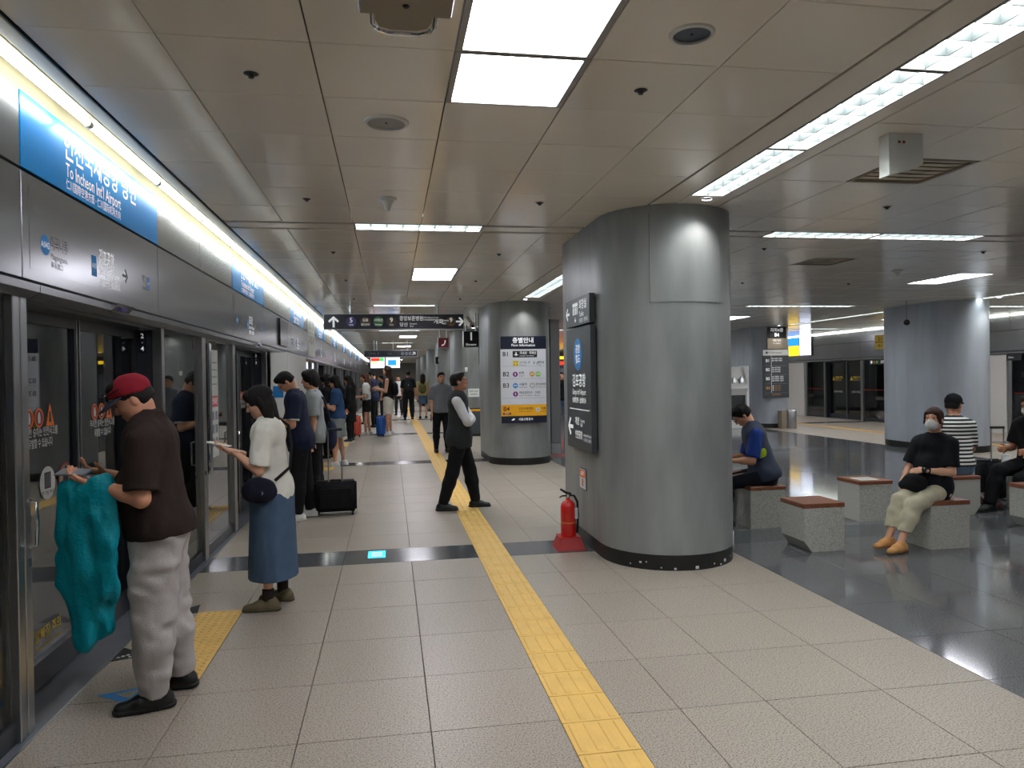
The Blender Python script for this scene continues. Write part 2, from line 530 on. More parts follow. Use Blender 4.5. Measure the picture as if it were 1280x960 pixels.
# sill of the screen doors and the arrow stickers on the floor
def sticker_tri(pts, mat, label, z=0.0015):
    o = mesh_obj('floor_arrow', [(x, y, 0.0002) for x, y in pts] + [(x, y, z) for x, y in pts], [(0, 2, 1), (3, 4, 5), (0, 1, 4, 3), (1, 2, 5, 4), (2, 0, 3, 5)], mat)
    tag(o, label, 'floor sticker'); return o
t = sticker_tri([(-1.655, 4.60), (-1.44, 4.68), (-1.645, 4.83)], 'black', 'black triangular floor sticker beside the door sill')
for q in range(5):
    o = box('worn_mark', (-1.63 + .022 * q, 4.655 + .016 * (q % 3), .0015), (-1.612 + .022 * q, 4.672 + .016 * (q % 3), .0022), 'sticker_white', t)
t = sticker_tri([(-1.54, 4.12), (-1.34, 3.98), (-1.31, 4.19)], 'blue', 'blue triangular boarding arrow sticker by the capped man\'s shoes')
mesh_obj('arrow_centre', [(-1.45, 4.115, .0022), (-1.355, 4.045, .0022), (-1.34, 4.15, .0022)], [(0, 1, 2)], 'granite', t)
o = sticker_tri([(-1.32, 3.93), (-1.20, 3.99), (-1.29, 4.22)], 'yellow', 'yellow boarding arrow sticker under the capped man\'s shoes')
t = sticker_tri([(-1.62, 5.42), (-1.37, 5.46), (-1.40, 5.66)], 'black', 'black triangular floor sticker at the far end of the dotted pad')

# small square screen set into the inlay strip (projected notice)
o = box('floor_notice', (-0.23, 6.80, 0.0), (-0.07, 7.06, 0.003), 'screen_c'); tag(o, 'small glowing blue square notice set in the dark floor strip', 'floor notice')
for q in range(3):
    box('notice_line', (-0.20, 6.86 + .06 * q, 0.003), (-0.10, 6.875 + .06 * q, 0.0036), 'screen_w', o).location -= o.location

# ================================================================ SCREEN-DOOR WALLS
PITCH_D = 4.68
DOORS = [3.78 + PITCH_D * k for k in range(-2, 13)]
DW = 2.05
def wall(side):
    X0, s = (XL, 1) if side == 'left' else (XR, -1)
    face = '+x' if side == 'left' else '-x'
    X = lambda d: X0 + s * d
    W = empty('wall_' + side, (X0, 0, 0)); tag(W, kind='structure')
    def bx(name, d0, d1, ya, yb, za, zb, mat, parent=None, bevel=0.0):
        p = parent or W
        o = box(name, (X(d0), ya, za), (X(d1), yb, zb), mat, p, bevel)
        o.location -= Vector((X0, 0, 0)) if p is W else p.location
        return o
    # tunnel behind
    bx('tunnel_wall', -4.2, -4.0, Y0, Y1, -1.2, 4.2, 'tunnel')
    bx('track_bed', -4.2, -0.32, Y0, Y1, -1.3, -1.2, 'tunnel')
    bx('tunnel_roof', -4.2, -0.05, Y0, Y1, 4.1, 4.2, 'tunnel')
    bx('platform_edge', -0.32, 0.02, Y0, Y1, -1.2, -0.03, 'tunnel')
    # full-length rails
    bx('sill', -0.32, 0.045, Y0, Y1, -0.03, 0.0, 'sill')
    bx('sill_lip', 0.045, 0.055, Y0, Y1, -0.02, 0.003, 'steel')
    bx('cove_back', -0.05, -0.03, Y0, Y1, 3.02, 3.30, 'cream')
    bx('cove_top', -0.05, 0.30, Y0, Y1, 3.28, 3.30, 'cream')
    bx('cove_side', 0.235, 0.245, Y0, Y1, 3.05, 3.28, 'cream')
    bx('tube_batten', 0.06, 0.13, Y0, Y1, 3.075, 3.12, 'cream')
    bx('fascia_core', -0.30, -0.02, Y0, Y1, 2.06, 3.02, 'frame_dk')
    n = 0
    for i, y in enumerate(DOORS):
        e = y + DW; nx = y + PITCH_D
        near = side == 'left' and 3 < y < 20
        # fascia: two rows of brushed panels with open joints
        g = 0.004
        up = [(e, e + 1.25), (e + 1.25, nx)]
        if side == 'right' : up.append((y, e))
        for a, b in up: bx('fascia_panel', -0.02, 0.0, a + g, b - g, 2.66, 3.02, 'fascia', bevel=0.002)
        for a, b in ((y, e), (e, nx)): bx('fascia_panel', -0.02, 0.0, a + g, b - g, 2.135, 2.645, 'fascia', bevel=0.002)
        # projecting header, in lengths
        for a, b in ((y, e), (e, e + 1.25), (e + 1.25, nx)):
            prof = [(-0.02, 2.128), (0.075, 2.10), (0.075, 2.065), (0.03, 2.035), (-0.02, 2.035)]
            mb = MB(); nn = len(prof)
            mb.add([(X(d), a + .004, z) for d, z in prof] + [(X(d), b - .004, z) for d, z in prof],
                   [tuple(range(nn)), tuple(range(2 * nn - 1, nn - 1, -1))] + [(q, (q + 1) % nn, nn + (q + 1) % nn, nn + q) for q in range(nn)])
            h = mb.build('header', 'fascia', W); h.location = (-X0, 0, 0)
        # posts
        for a in (y - 0.14, y - 0.07, e, e + 1.19, e + 1.25):
            bx('post', -0.05, 0.02, a, a + 0.06, 0.0, 2.04, 'steel', bevel=0.004)
        # jambs of the recess
        bx('jamb', -0.28, -0.05, y - 0.05, y - 0.012, 0.0, 2.04, 'jamb')
        bx('jamb', -0.28, -0.05, e + 0.012, e + 0.05, 0.0, 2.04, 'jamb')
        bx('soffit', -0.30, -0.02, y, e, 2.02, 2.06, 'frame_dk')
        # fixed glazing between the doors
        for a, b in ((e + 0.06, e + 1.19), (e + 1.31, nx - 0.14)):
            if b - a < 0.2: continue
            bx('fixed_pane', -0.03, -0.018, a, b, 0.10, 2.035, 'glass')
            bx('kick_rail', -0.045, 0.0, a, b, 0.0, 0.10, 'frame_dk')
        # the door: two sliding leaves
        n += 1
        D = empty('door_%d' % (i + 1 + (100 if side == 'right' else 0)), (X(-0.19), y + DW / 2, 0)); tag(D, kind='structure')
        for sg in (-1, 1):
            yc = y + DW / 2
            a, b = (yc - DW / 2 + 0.0, yc - 0.006) if sg < 0 else (yc + 0.006, yc + DW / 2 - 0.0)
            mb = MB()
            mb.box((X(-0.215), a, 0.012), (X(-0.165), a + 0.035, 2.03)); mb.box((X(-0.215), b - 0.035, 0.012), (X(-0.165), b, 2.03))
            mb.box((X(-0.215), a + .035, 1.96), (X(-0.165), b - .035, 2.03))
            L = mb.build('leaf', 'frame_dk', D); L.location = -Vector(D.location)
            k = box('kick_plate', (X(-0.21), a + .035, 0.012), (X(-0.17), b - .035, 0.15), 'frame_dk', L)
            k = box('pane', (X(-0.196), a + .035, 0.15), (X(-0.184), b - .035, 1.96), 'glass', L)
            bx_ = MB().box((X(-0.165), (b - .02) if sg < 0 else (a + .008), 0.02), (X(-0.16), (b - .008) if sg < 0 else (a + .02), 2.02)).build('edge_strip', 'steel', L)
            if side == 'left' and 3 < y < 14:
                # warning print on the glass, facing the platform
                P = bpy.data.objects.new('notice_print', None); link(P, D); P.empty_display_size = .05
                P.matrix_world = Matrix.Identity(4)
                P.matrix_local = face_matrix(face, (X(-0.1825), (a + b) / 2, 0) ) if False else (Matrix.Translation(-Vector(D.location)) @ face_matrix(face, (X(-0.1825), (a + b) / 2, 0)))
                ox = .06 if sg < 0 else -.10
                for q, (cx, mt) in enumerate(((-.07, 'orange'), (.045, 'orange'))):
                    disc('icon_ring', .052, .0008, mt, P, (cx + ox - .06, 1.45, 0)); disc('icon_face', .043, .0012, 'sign_red', P, (cx + ox - .06, 1.45, 0))
                    poly_plate('icon_figure', [(-.012, -.03), (.012, -.03), (.016, .0), (.006, .03), (-.01, .028), (-.016, 0)], .0016, 'sticker_white', P, (cx + ox - .06, 1.45, 0))
                poly_plate('warning_triangle', [(-.05, -.05), (.05, -.05), (0, .075)], .0008, 'orange', P, (.115 + ox, 1.45, 0))
                poly_plate('warning_mark', [(-.014, -.03), (.014, -.03), (.008, .03), (-.008, .03)], .0014, 'black', P, (.115 + ox, 1.45, 0))
                text('무리한 승차는 안전사고를', .055, 'sticker_white', P, (ox, 1.37, .001), 'CENTER', .014, fit=.41)
                text('유발할 수 있습니다', .055, 'sticker_white', P, (ox, 1.31, .001), 'CENTER', .014, fit=.28)
                if sg < 0:
                    disc('round_notice', .092, .0008, 'sticker_white', P, (.13, 1.085, 0))
                    plate('case_icon', .075, .09, .0014, 'black', P, at=(.13, 1.10, 0)); 
                    for q in (-.02, 0, .02): plate('case_rib', .006, .075, .0018, 'letter_grey', P, at=(.13 + q, 1.10, 0))
                    text('큰 가방 주의', .028, 'black', P, (.13, 1.03, .0016), 'CENTER', .01)
                    disc('ban_ring', .092, .0008, 'sign_red', P, (.355, 1.085, 0)); disc('ban_face', .078, .0012, 'taupe', P, (.355, 1.085, 0))
                    poly_plate('ban_figure', [(-.04, -.07), (-.01, -.07), (0, -.02), (.02, -.075), (.045, -.07), (.03, .02), (.04, .05), (.0, .075), (-.03, .03)], .0016, 'black', P, (.355, 1.085, 0))
                text('발빠짐 주의', .08, 'warn', P, (.045 + ox, .275, .001), 'CENTER', .014, fit=.30)
                text('Please watch your step', .03, 'warn', P, (.045 + ox, .215, .001), 'CENTER', .01, fit=.29)
                poly_plate('warning_triangle', [(-.04, -.05), (.04, -.05), (0, .06)], .0008, 'warn', P, (-.20 + ox, .235, 0))
            if side == 'right' and 10 < y < 34:
                P = bpy.data.objects.new('notice_print', None); link(P, D); P.empty_display_size = .05
                P.matrix_local = Matrix.Translation(-Vector(D.location)) @ face_matrix(face, (X(-0.1825), (a + b) / 2, 0))
                poly_plate('warning_triangle', [(-.07, -.06), (.07, -.06), (0, .09)], .0008, 'warn', P, (-.26, 1.42, 0))
                text('발빠짐 주의', .11, 'warn', P, (-.16, 1.45, .001), 'LEFT', .014, sx=.8)
                text('Watch your step', .05, 'warn', P, (-.16, 1.37, .001), 'LEFT', .012)
                text('손대지 마세요', .09, 'sticker_white', P, (0, .95, .001), 'CENTER', .012)
        if side == 'right':
            # red safety line and line map over the fixed panes
            bx('safety_line', -0.017, -0.0165, e + 0.1, e + 1.17, 1.04, 1.055, 'red')
            if 10 < y < 45 and not 17 < y < 18: bx('pale_panel', .0, .05, e + 1.32, nx - .16, 0.0, 2.03, 'offwhite', bevel=.004)  # extra pale panels added to brighten this wall and its reflections
            else: bx('safety_line', -0.017, -0.0165, e + 1.35, nx - 0.16, 1.04, 1.055, 'red')
    return W
WL = wall('left')
WR = wall('right')

# door numbers on the jambs, emergency handles and door sensors (left wall)
for k, y in ((0, 3.78), (1, 8.46)):
    o = plate('door_number', .055, .155, .003, 'navy_sign', face='-y', loc=(XL - .12, y + DW + .0119, 1.93))
    tag(o, 'small navy plate reading 2-4 on the first door jamb' if k == 0 else 'small navy plate reading 2-3 on the second door jamb', 'sign')
    text('2', .05, 'letter', o, (0, .05, .0035), 'CENTER', .01); text('-', .04, 'letter', o, (0, 0.005, .0035), 'CENTER'); text('4' if k == 0 else '3', .05, 'letter', o, (0, -.045, .0035), 'CENTER', .01)
for k, y in enumerate((3.74, 7.05, 8.41)):
    o = empty('door_handle', (.02, y, 0.98)); o.parent = WL
    MB().tube([(0, 0, -.11), (.035, 0, -.10), (.04, 0, 0), (.035, 0, .10), (0, 0, .11)], .009).build('grip', 'chrome', o, True)
    MB().box((0, -.014, -.20), (.006, .014, -.16)).build('lock_plate', 'chrome', o)
for k, y in enumerate((4.80, 9.48)):
    o = empty('door_sensor', (XL + .075, y, 2.055)); tag(o, ('silver wedge-shaped door lamp under the header of the first door', 'silver wedge-shaped door lamp under the header of the second door')[k], 'door lamp')
    MB().prism([(-.10, 0), (.0, 0), (.045, .05), (-.10, .06)], -.14, .14).build('housing', 'chrome', o, xform=Matrix(((1, 0, 0, 0), (0, 0, 1, 0), (0, 1, 0, 0), (0, 0, 0, 1))))
    box('lens', (.0, -.05, .012), (.032, .05, .03), 'violet', o)

# white cabinet standing in front of the fixed panes past the second door
o = plate('floor_sticker', .10, .30, .001, 'blue', face='+x', loc=(XL - .0175, 3.50, 1.45)); o.name = 'notice_sticker'; tag(o, 'blue and white notice sticker on the pane before the first door', 'sticker'); plate('sticker_lower', .10, .15, .0005, 'white', o, at=(0, -.06, .001))
cb = empty('cabinet', (-1.545, 10.62, 0)); tag(cb, 'tall white cabinet standing against the screen doors', 'cabinet')
box('body', (-.105, 0, .0), (.125, 2.30, 2.03), 'offwhite', cb, .004)
box('side_panel', (-.10, -.006, .02), (.12, 0.0, 2.02), 'white', cb)
for q in range(2): box('front_door', (.125, .01 + 1.145 * q, .05), (.131, 1.145 + 1.145 * q, 2.0), 'offwhite', cb, .001)
box('label_plate', (-.07, -.009, 1.40), (.07, -.006, 1.56), 'blue', cb)

# notice sheets hung inside the fixed pane past the first door
ns = plate('notice_sheet', .30, 1.05, .004, 'sticker_white', face='+x', loc=(XL - .012, 7.58, 1.42)); tag(ns, 'tall white paper notice with a red heading on the fixed pane', 'notice')
plate('notice_heading', .26, .11, .0015, 'red', ns, at=(0, .02, .004))
text('안내문', .07, 'letter', ns, (0, .02, .006), 'CENTER')
for r_ in range(3):
    for c_ in (-.07, .07):
        plate('notice_photo', .10, .085, .001, 'letter_grey', ns, at=(c_, -.12 - .13 * r_, .004))
for r_ in range(4): plate('notice_line', .22, .012, .001, 'letter_grey', ns, at=(0, .40 - .07 * r_, .004))
# notice board on rails behind it
nb = empty('notice_rail', (0, 7.36, 0)); nb.parent = WL
for q in (0, .05): MB().tube([(0, q, .75), (0, q, 2.0)], .008).build('rail', 'chrome', nb, True)

# blue line signs above the doors
def line_sign(y, label, detail=True):
    o = plate('direction_sign', DW - .008, .362, .012, 'blue_sign', face='+x', loc=(XL - .01, y + DW / 2, 2.842))
    tag(o, label, 'sign')
    text('인천국제공항', .165, 'letter', o, (-.56, .06, .0125), 'LEFT', .014, fit=.79); text('방면', .165, 'letter', o, (.29, .06, .0125), 'LEFT', .014, fit=.26)
    text("To Incheon Int'l Airport", .105, 'letter', o, (-.535, -.062, .0125), 'LEFT', .008, fit=.81)
    text('仁川国際空港方面 · 仁川国际机场方向', .06, 'letter', o, (-.535, -.138, .0125), 'LEFT', .004, fit=.80)
    return o
names = ['first', 'second', 'third', 'fourth', 'fifth', 'sixth', 'seventh', 'eighth', 'ninth', 'tenth']
j = 0
for y in DOORS:
    if y < 0 or y > 45: continue
    line_sign(y, ('large glossy blue airport direction sign above the door where the capped man waits' if j == 0 else
                  'glossy blue airport direction sign over the %s door along the left wall' % names[j])); j += 1
    # station names on the panel under the sign
    st = plate('station_name', 1.9, .40, .0012, 'fascia', face='+x', loc=(XL - .0002, y + DW / 2, 2.39))
    tag(st, 'row of station names printed on the steel fascia over the %s door' % names[j - 1], 'sign')
    disc('line_dot', .05, .0008, 'blue', st, (-.79, -.06, .0012)); text('A042', .045, 'letter', st, (-.79, -.06, .0022), 'CENTER')
    text('마곡나루', .08, 'frame_dk', st, (-.735, -.04, .0015), 'LEFT', fit=.20); text('Magongnaru', .045, 'letter_grey', st, (-.73, -.105, .0015), fit=.19); text('麻谷渡口', .035, 'letter_grey', st, (-.73, -.15, .0015))
    plate('line_square', .075, .12, .0008, 'blue', st, at=(-.175, -.07, .0012)); text('A05', .042, 'letter', st, (-.175, -.07, .0022), 'CENTER')
    text('김포공항', .11, 'letter', st, (-.10, -.01, .0015), 'LEFT', .012, fit=.24); text("Gimpo Int'l Airport", .06, 'letter', st, (-.10, -.09, .0015), 'LEFT', .01, fit=.36)
    text('金浦空港 · 金浦机场', .05, 'letter', st, (-.10, -.155, .0015), 'LEFT', .01, fit=.34); arrow(st, (.335, -.06, .0012), .10, 0, 'letter_grey', .001)
    plate('line_square', .05, .09, .0008, 'blue', st, at=(.80, -.05, .0012)); text('A06', .022, 'letter', st, (.80, -.05, .0022), 'CENTER'); text('계양', .06, 'letter_grey', st, (.765, -.03, .0015), 'RIGHT', fit=.10); text('Gyeyang', .035, 'letter_grey', st, (.765, -.09, .0015), 'RIGHT', fit=.10)
# advertising panel farther along
o = plate('poster', 1.3, .86, .012, 'offwhite', face='+x', loc=(XL + .002, 16.55, 2.59)); tag(o, 'white poster with rows of grey print on the far left fascia', 'poster')
text('환승 안내', .26, 'letter_grey', o, (0, .25, .013), 'CENTER', .02); text('도시철도 이용', .20, 'letter_grey', o, (0, -.1, .013), 'CENTER', .02)
plate('poster_line', 1.2, .01, .002, 'letter_grey', o, at=(0, .07, .012))
o = plate('display_screen', .9, .42, .03, 'black_gloss', face='+x', loc=(XL + .001, 12.25, 2.40)); tag(o, 'dark switched-off display on the left fascia past the cabinet', 'screen')

# ================================================================ CEILING
BEAMS = [(6.78 + 7.35 * k, 7.12 + 7.35 * k) for k in range(-2, 9)]
ceiling = box('ceiling', (-1.46, Y0, CEIL + 0.10), (15.46, Y1, CEIL + 0.30), 'ceil_back'); tag(ceiling, kind='structure')
cc = ceiling.location.copy()
for side, X0, s in (('left', XL, 1), ('right', XR, -1)):      # dark shadow-gap trim along the cove
    under(box('cove_trim', (X0 + s * .245, Y0, CEIL - .004), (X0 + s * .255, Y1, CEIL + .10), 'frame_dk', ceiling), cc)
    under(box('cove_strip', (X0 + s * .165, Y0, CEIL + .004), (X0 + s * .243, Y1, CEIL + .016), 'trim', ceiling), cc)
colsL = [-1.435, -0.924, -0.312, 0.30, 0.912, 1.524, 2.136]
colsM = [2.764 + (11.236 - 2.764) / 14 * i for i in range(15)]
colsR = [14 - v for v in reversed(colsL)]
rowsC = []
for (a, b), (c, d) in zip(BEAMS[:-1], BEAMS[1:]):
    n = 12 if c > 7 else 12
    st = (c - b) / n
    rowsC.append([(b + st * i, b + st * (i + 1)) for i in range(n)])
rowsC[1] = [(6.78 - .6 * (i + 1), 6.78 - .6 * i) for i in range(12)][::-1]
lightcells = []      # (x0,x1,y0,y1) of the square panels
VENT = None
skip = set()
pan = []
for bi, rows in enumerate(rowsC):
    for ri, (ya, yb) in enumerate(rows):
        for xa, xb in spans(colsL) + spans(colsM) + spans(colsR):
            xm = (xa + xb) / 2; ym = (ya + yb) / 2
            isl = False
            r0 = (5, 6) if bi == 1 else (4, 5)
            if ri in r0 and (abs(xm - .606) < .1 or abs(xm - 13.394) < .1): isl = True
            if ri in r0 and (abs(xm - 4.58) < .2 or abs(xm - 8.51) < .35 and abs(xm - 8.513) < .2): isl = True
            if isl: lightcells.append((xa, xb, ya, yb, bi, ri == r0[0])); continue
            if abs(xm - 3.67) < .2 and abs(ym - 4.68) < .3: VENT = (xa, xb, ya, yb); continue
            if abs(xm - 5.48) < .2 and abs(ym - 8.6) < .29: VENT2 = (xa, xb, ya, yb); continue
            pan.append((view_size(xm, ym, CEIL, (xb - xa) * (yb - ya)), xa, xb, ya, yb))
pan.sort(key=lambda t: -t[0])
rest = MB(); g = .003
for i, (a, xa, xb, ya, yb) in enumerate(pan):
    dz = random.uniform(-.0012, .0012)
    lo, hi = (xa + g, ya + g, CEIL + dz), (xb - g, yb - g, CEIL + .02 + dz)
    if i < 300 and a > 0:
        o = under(box('ceiling_panel', lo, hi, 'ceil', ceiling, bevel=.002), cc)
        o.rotation_euler = (random.uniform(-.0015, .0015), random.uniform(-.0015, .0015), 0)
    else: rest.box(lo, hi)
o = rest.build('ceiling_panel_field', 'ceil', ceiling); under(o, cc); o['kind'] = 'stuff'
# recessed trough strips, lengthwise over the column rows and crosswise on the beams
TR = [(2.136, 2.764), (11.236, 11.864)]
def strip(lo, hi): under(box('trough_strip', lo, hi, 'ceil', ceiling, bevel=.002), cc)
for xa, xb in TR:
    for (a, b), (c, d) in zip(BEAMS[:-1], BEAMS[1:]):
        strip((xa + .022, b + .003, CEIL + .004), (xa + .226, c - .003, CEIL + .03))
        strip((xb - .112, b + .003, CEIL + .002), (xb - .008, c - .003, CEIL + .02))
for (a, b) in BEAMS:
    for xa, xb in ((-1.435, 2.156), (2.764, 11.236), (11.844, 15.435)):
        pass
    edges = [-1.435, -.31, .89, 3.82, 6.23, 7.40, 9.81, 13.1, 14.3, 15.435]     # infill between the strip lights
    for xa, xb in zip(edges[0::2], edges[1::2]):
        strip((xa, a + .085, CEIL + .004), (xb, b - .055, CEIL + .03))

for xa, ya, yb in ((2.366, 5.515, 6.78), (2.366, 7.12, 7.99), (2.366, 12.81, 14.12), (2.366, 14.48, 16.58), (2.366, 20.22, 21.46), (11.348, 12.81, 14.12), (11.348, 14.48, 15.38), (11.348, 7.61, 8.58), (2.366, 27.8, 28.8), (11.348, 19.7, 21.4)):
    strip((xa, ya, CEIL + .002), (xa + .286, yb, CEIL + .02))       # trough infill where no fixture sits

# ---- fixtures
def trough_fixture(along, label, group):
    """louvred strip light 1.2 m long: white housing, glowing tube tray, cross blades and a spine"""
    r = empty('strip_light'); tag(r, label, 'ceiling light', group)
    L, Wd = 1.19, 0.26
    mb = MB(); mb.box((-Wd / 2 - .012, -L / 2, -.004), (-Wd / 2, L / 2, .07)); mb.box((Wd / 2, -L / 2, -.004), (Wd / 2 + .012, L / 2, .07))
    mb.box((-Wd / 2, -L / 2, -.004), (Wd / 2, -L / 2 + .012, .07)); mb.box((-Wd / 2, L / 2 - .012, -.004), (Wd / 2, L / 2, .07))
    mb.build('housing', 'trim', r)
    MB().box((-Wd / 2, -L / 2 + .012, .05), (Wd / 2, L / 2 - .012, .06)).build('tube_tray', 'trough_light', r)
    MB().box((-.003, -L / 2 + .012, -.002), (.003, L / 2 - .012, .05)).build('spine', 'blade', r)
    for k in range(1, 8):
        y = -L / 2 + L * k / 8
        o = box('blade', (-Wd / 2, y - .0025, 0), (Wd / 2, y + .0025, .045), 'blade', r)
    return r
fix0 = None
def put_trough(x, y, along, label, group=None):
    global fix0
    if fix0 is None: fix0 = trough_fixture(along, label, group); r = fix0
    else: r = copy_tree(fix0)
    r['label'] = label
    if group: r['group'] = group
    elif 'group' in r: del r['group']
    r.location = (x, y, CEIL + .006); r.rotation_euler = (0, 0, 0 if along == 'y' else math.pi / 2)
for k in range(6):
    put_trough(2.508, 4.91 - 1.2 * k, 'y', 'louvred strip light in the lengthwise trough leading up to the first column', 'strip lights before the first column')
for k in range(4):
    put_trough(2.508, 8.6 + 1.2 * k, 'y', 'louvred strip light in the lengthwise trough between first and second columns', 'strip lights between first and second columns')
for bay in range(2, 9):
    for k in range(3): put_trough(2.508, 17.2 + 7.6 * (bay - 2) + 1.2 * k, 'y', 'louvred strip light in the far lengthwise trough past the second column', 'strip lights past the second column')
for k in range(4): put_trough(11.49, 9.2 + 1.2 * k, 'y', 'louvred strip light in the trough before the far-side column', 'strip lights before the far-side column')
for k in range(5): put_trough(11.49, 16.0 + 1.2 * k, 'y', 'louvred strip light in the trough beyond the far-side column', 'strip lights beyond the far-side column')
for k in range(6): put_trough(11.49, 1.0 + 1.2 * k, 'y', 'louvred strip light in the right-hand trough near the bench area', 'strip lights of the right-hand trough')
for bi, (a, b) in enumerate(BEAMS[1:8]):
    yc = (a + b) / 2
    nm = ['behind the viewer', 'on the first cross beam', 'on the second cross beam', 'on the third cross beam', 'on the fourth cross beam', 'on the fifth cross beam', 'on the sixth cross beam'][bi]
    put_trough(.29, yc, 'x', 'louvred strip light over the waiting passengers ' + nm)
    for x in (4.42, 5.63): put_trough(x, yc, 'x', 'louvred strip light over the bench area ' + nm, 'strip lights over the bench area ' + nm)
    for x in (8.0, 9.21): put_trough(x, yc, 'x', 'louvred strip light near the far column row ' + nm, 'strip lights by the far column row ' + nm)
    put_trough(13.7, yc, 'x', 'louvred strip light over the far platform edge ' + nm)

for (xa, xb, ya, yb, bi, first) in lightcells:
    r = empty('panel_light', ((xa + xb) / 2, (ya + yb) / 2, CEIL))
    zone = 'over the waiting passengers' if xa < 2 else ('over the benches' if xa < 6 else ('by the far column row' if xa < 10 else 'over the far platform edge'))
    bay = ['behind the viewer', 'before the first cross beam', 'before the second cross beam', 'before the third cross beam', 'before the fourth cross beam'][bi] if bi < 5 else 'in the far bays'
    tag(r, 'square frosted ceiling light panel %s, %s' % (zone, bay), 'ceiling light', 'square light panels %s, %s' % (zone, bay))
    w2, h2 = (xb - xa) / 2 - .003, (yb - ya) / 2 - .003
    mb = MB(); f = .028
    mb.box((-w2, -h2, -.003), (-w2 + f, h2, .03)); mb.box((w2 - f, -h2, -.003), (w2, h2, .03))
    mb.box((-w2 + f, -h2, -.003), (w2 - f, -h2 + f * .6, .03)); mb.box((-w2 + f, h2 - f * .6, -.003), (w2 - f, h2, .03))
    mb.build('frame', 'trim', r)
    box('diffuser', (-w2 + f, -h2 + f * .6, .006), (w2 - f, h2 - f * .6, .012), 'panel_light', r)

# bare tubes in the coves above the doors
tube_me = MB().lathe([(.004, -.575), (.0165, -.572), (.0165, .572), (.004, .575)], axis='y', n=10).build('tube', 'tube_light')
sock_me = MB().lathe([(.02, -.012), (.022, -.010), (.022, .010), (.02, .012)], axis='y', n=10).build('socket', 'offwhite')
first = True
for side, x in (('left', -1.60), ('right', 15.60)):
    for k in range(-6, 46):
        y = 3.72 + 1.2 * k
        if side == 'right' and (y < 0 or y > 48): continue
        r = empty('fluorescent_tube', (x, y, 3.045))
        tag(r, 'bare fluorescent tube in the cove above the %s screen doors' % side.replace('right', 'far').replace('left', 'near'), 'tube light', 'fluorescent tubes above the %s screen doors' % ('near' if side == 'left' else 'far'))
        for src, oy in ((tube_me, 0), (sock_me, -.588), (sock_me, .588)):
            if first and oy <= 0.0 or (first and oy > 0):
                pass
            o = bpy.data.objects.new(src.name.split('.')[0], src.data); link(o, r); o.location = (0, oy, 0)
        box('bracket', (-.008, -.02, .015), (.008, .02, .035), 'offwhite', r)
for o in (tube_me, sock_me): bpy.data.objects.remove(o, do_unlink=True)

# ================================================================ COLUMNS
def stadium(r, half, n=18):
    pts = []
    for i in range(n + 1): a = math.pi + math.pi * i / n; pts.append((r * math.cos(a), -half + r * math.sin(a)))
    for i in range(n + 1): a = math.pi * i / n; pts.append((r * math.cos(a), half + r * math.sin(a)))
    return pts
def loft(levels, n_):
    mb = MB(); v = []; f = []
    for poly, z in levels: v += [(x, y, z) for x, y in poly]
    for j in range(len(levels) - 1):
        for i in range(n_): k = (i + 1) % n_; f.append((j * n_ + i, j * n_ + k, (j + 1) * n_ + k, (j + 1) * n_ + i))
    f.append(tuple(range(n_ - 1, -1, -1))); f.append(tuple((len(levels) - 1) * n_ + i for i in range(n_)))
    return mb.add(v, f)
NST = 38
shaft_me = base_me = None
spot_mes = {}
def downlight(x, y, label, power, tilt=0.0, rz=0.0):
    r = empty('downlight', (x, y, CEIL)); tag(r, label, 'ceiling light')
    MB().lathe([(.042, .0), (.042, -.006), (.052, -.006), (.052, .0)], n=20).build('trim_ring', 'trim', r, True)
    MB().lathe([(.03, .004), (.04, -.001), (.041, .002), (.03, .006)], n=20).build('lens', 'panel_light', r, True)
    ld = bpy.data.lights.new('downlight_lamp', 'SPOT'); ld.energy = power; ld.spot_size = math.radians(112); ld.spot_blend = 0.7; ld.shadow_soft_size = .03; ld.color = (1, .98, .95)
    lo = bpy.data.objects.new('lamp', ld); link(lo, r); lo.location = (0, 0, -.02); lo.rotation_euler = (tilt, 0, 0)
    return r
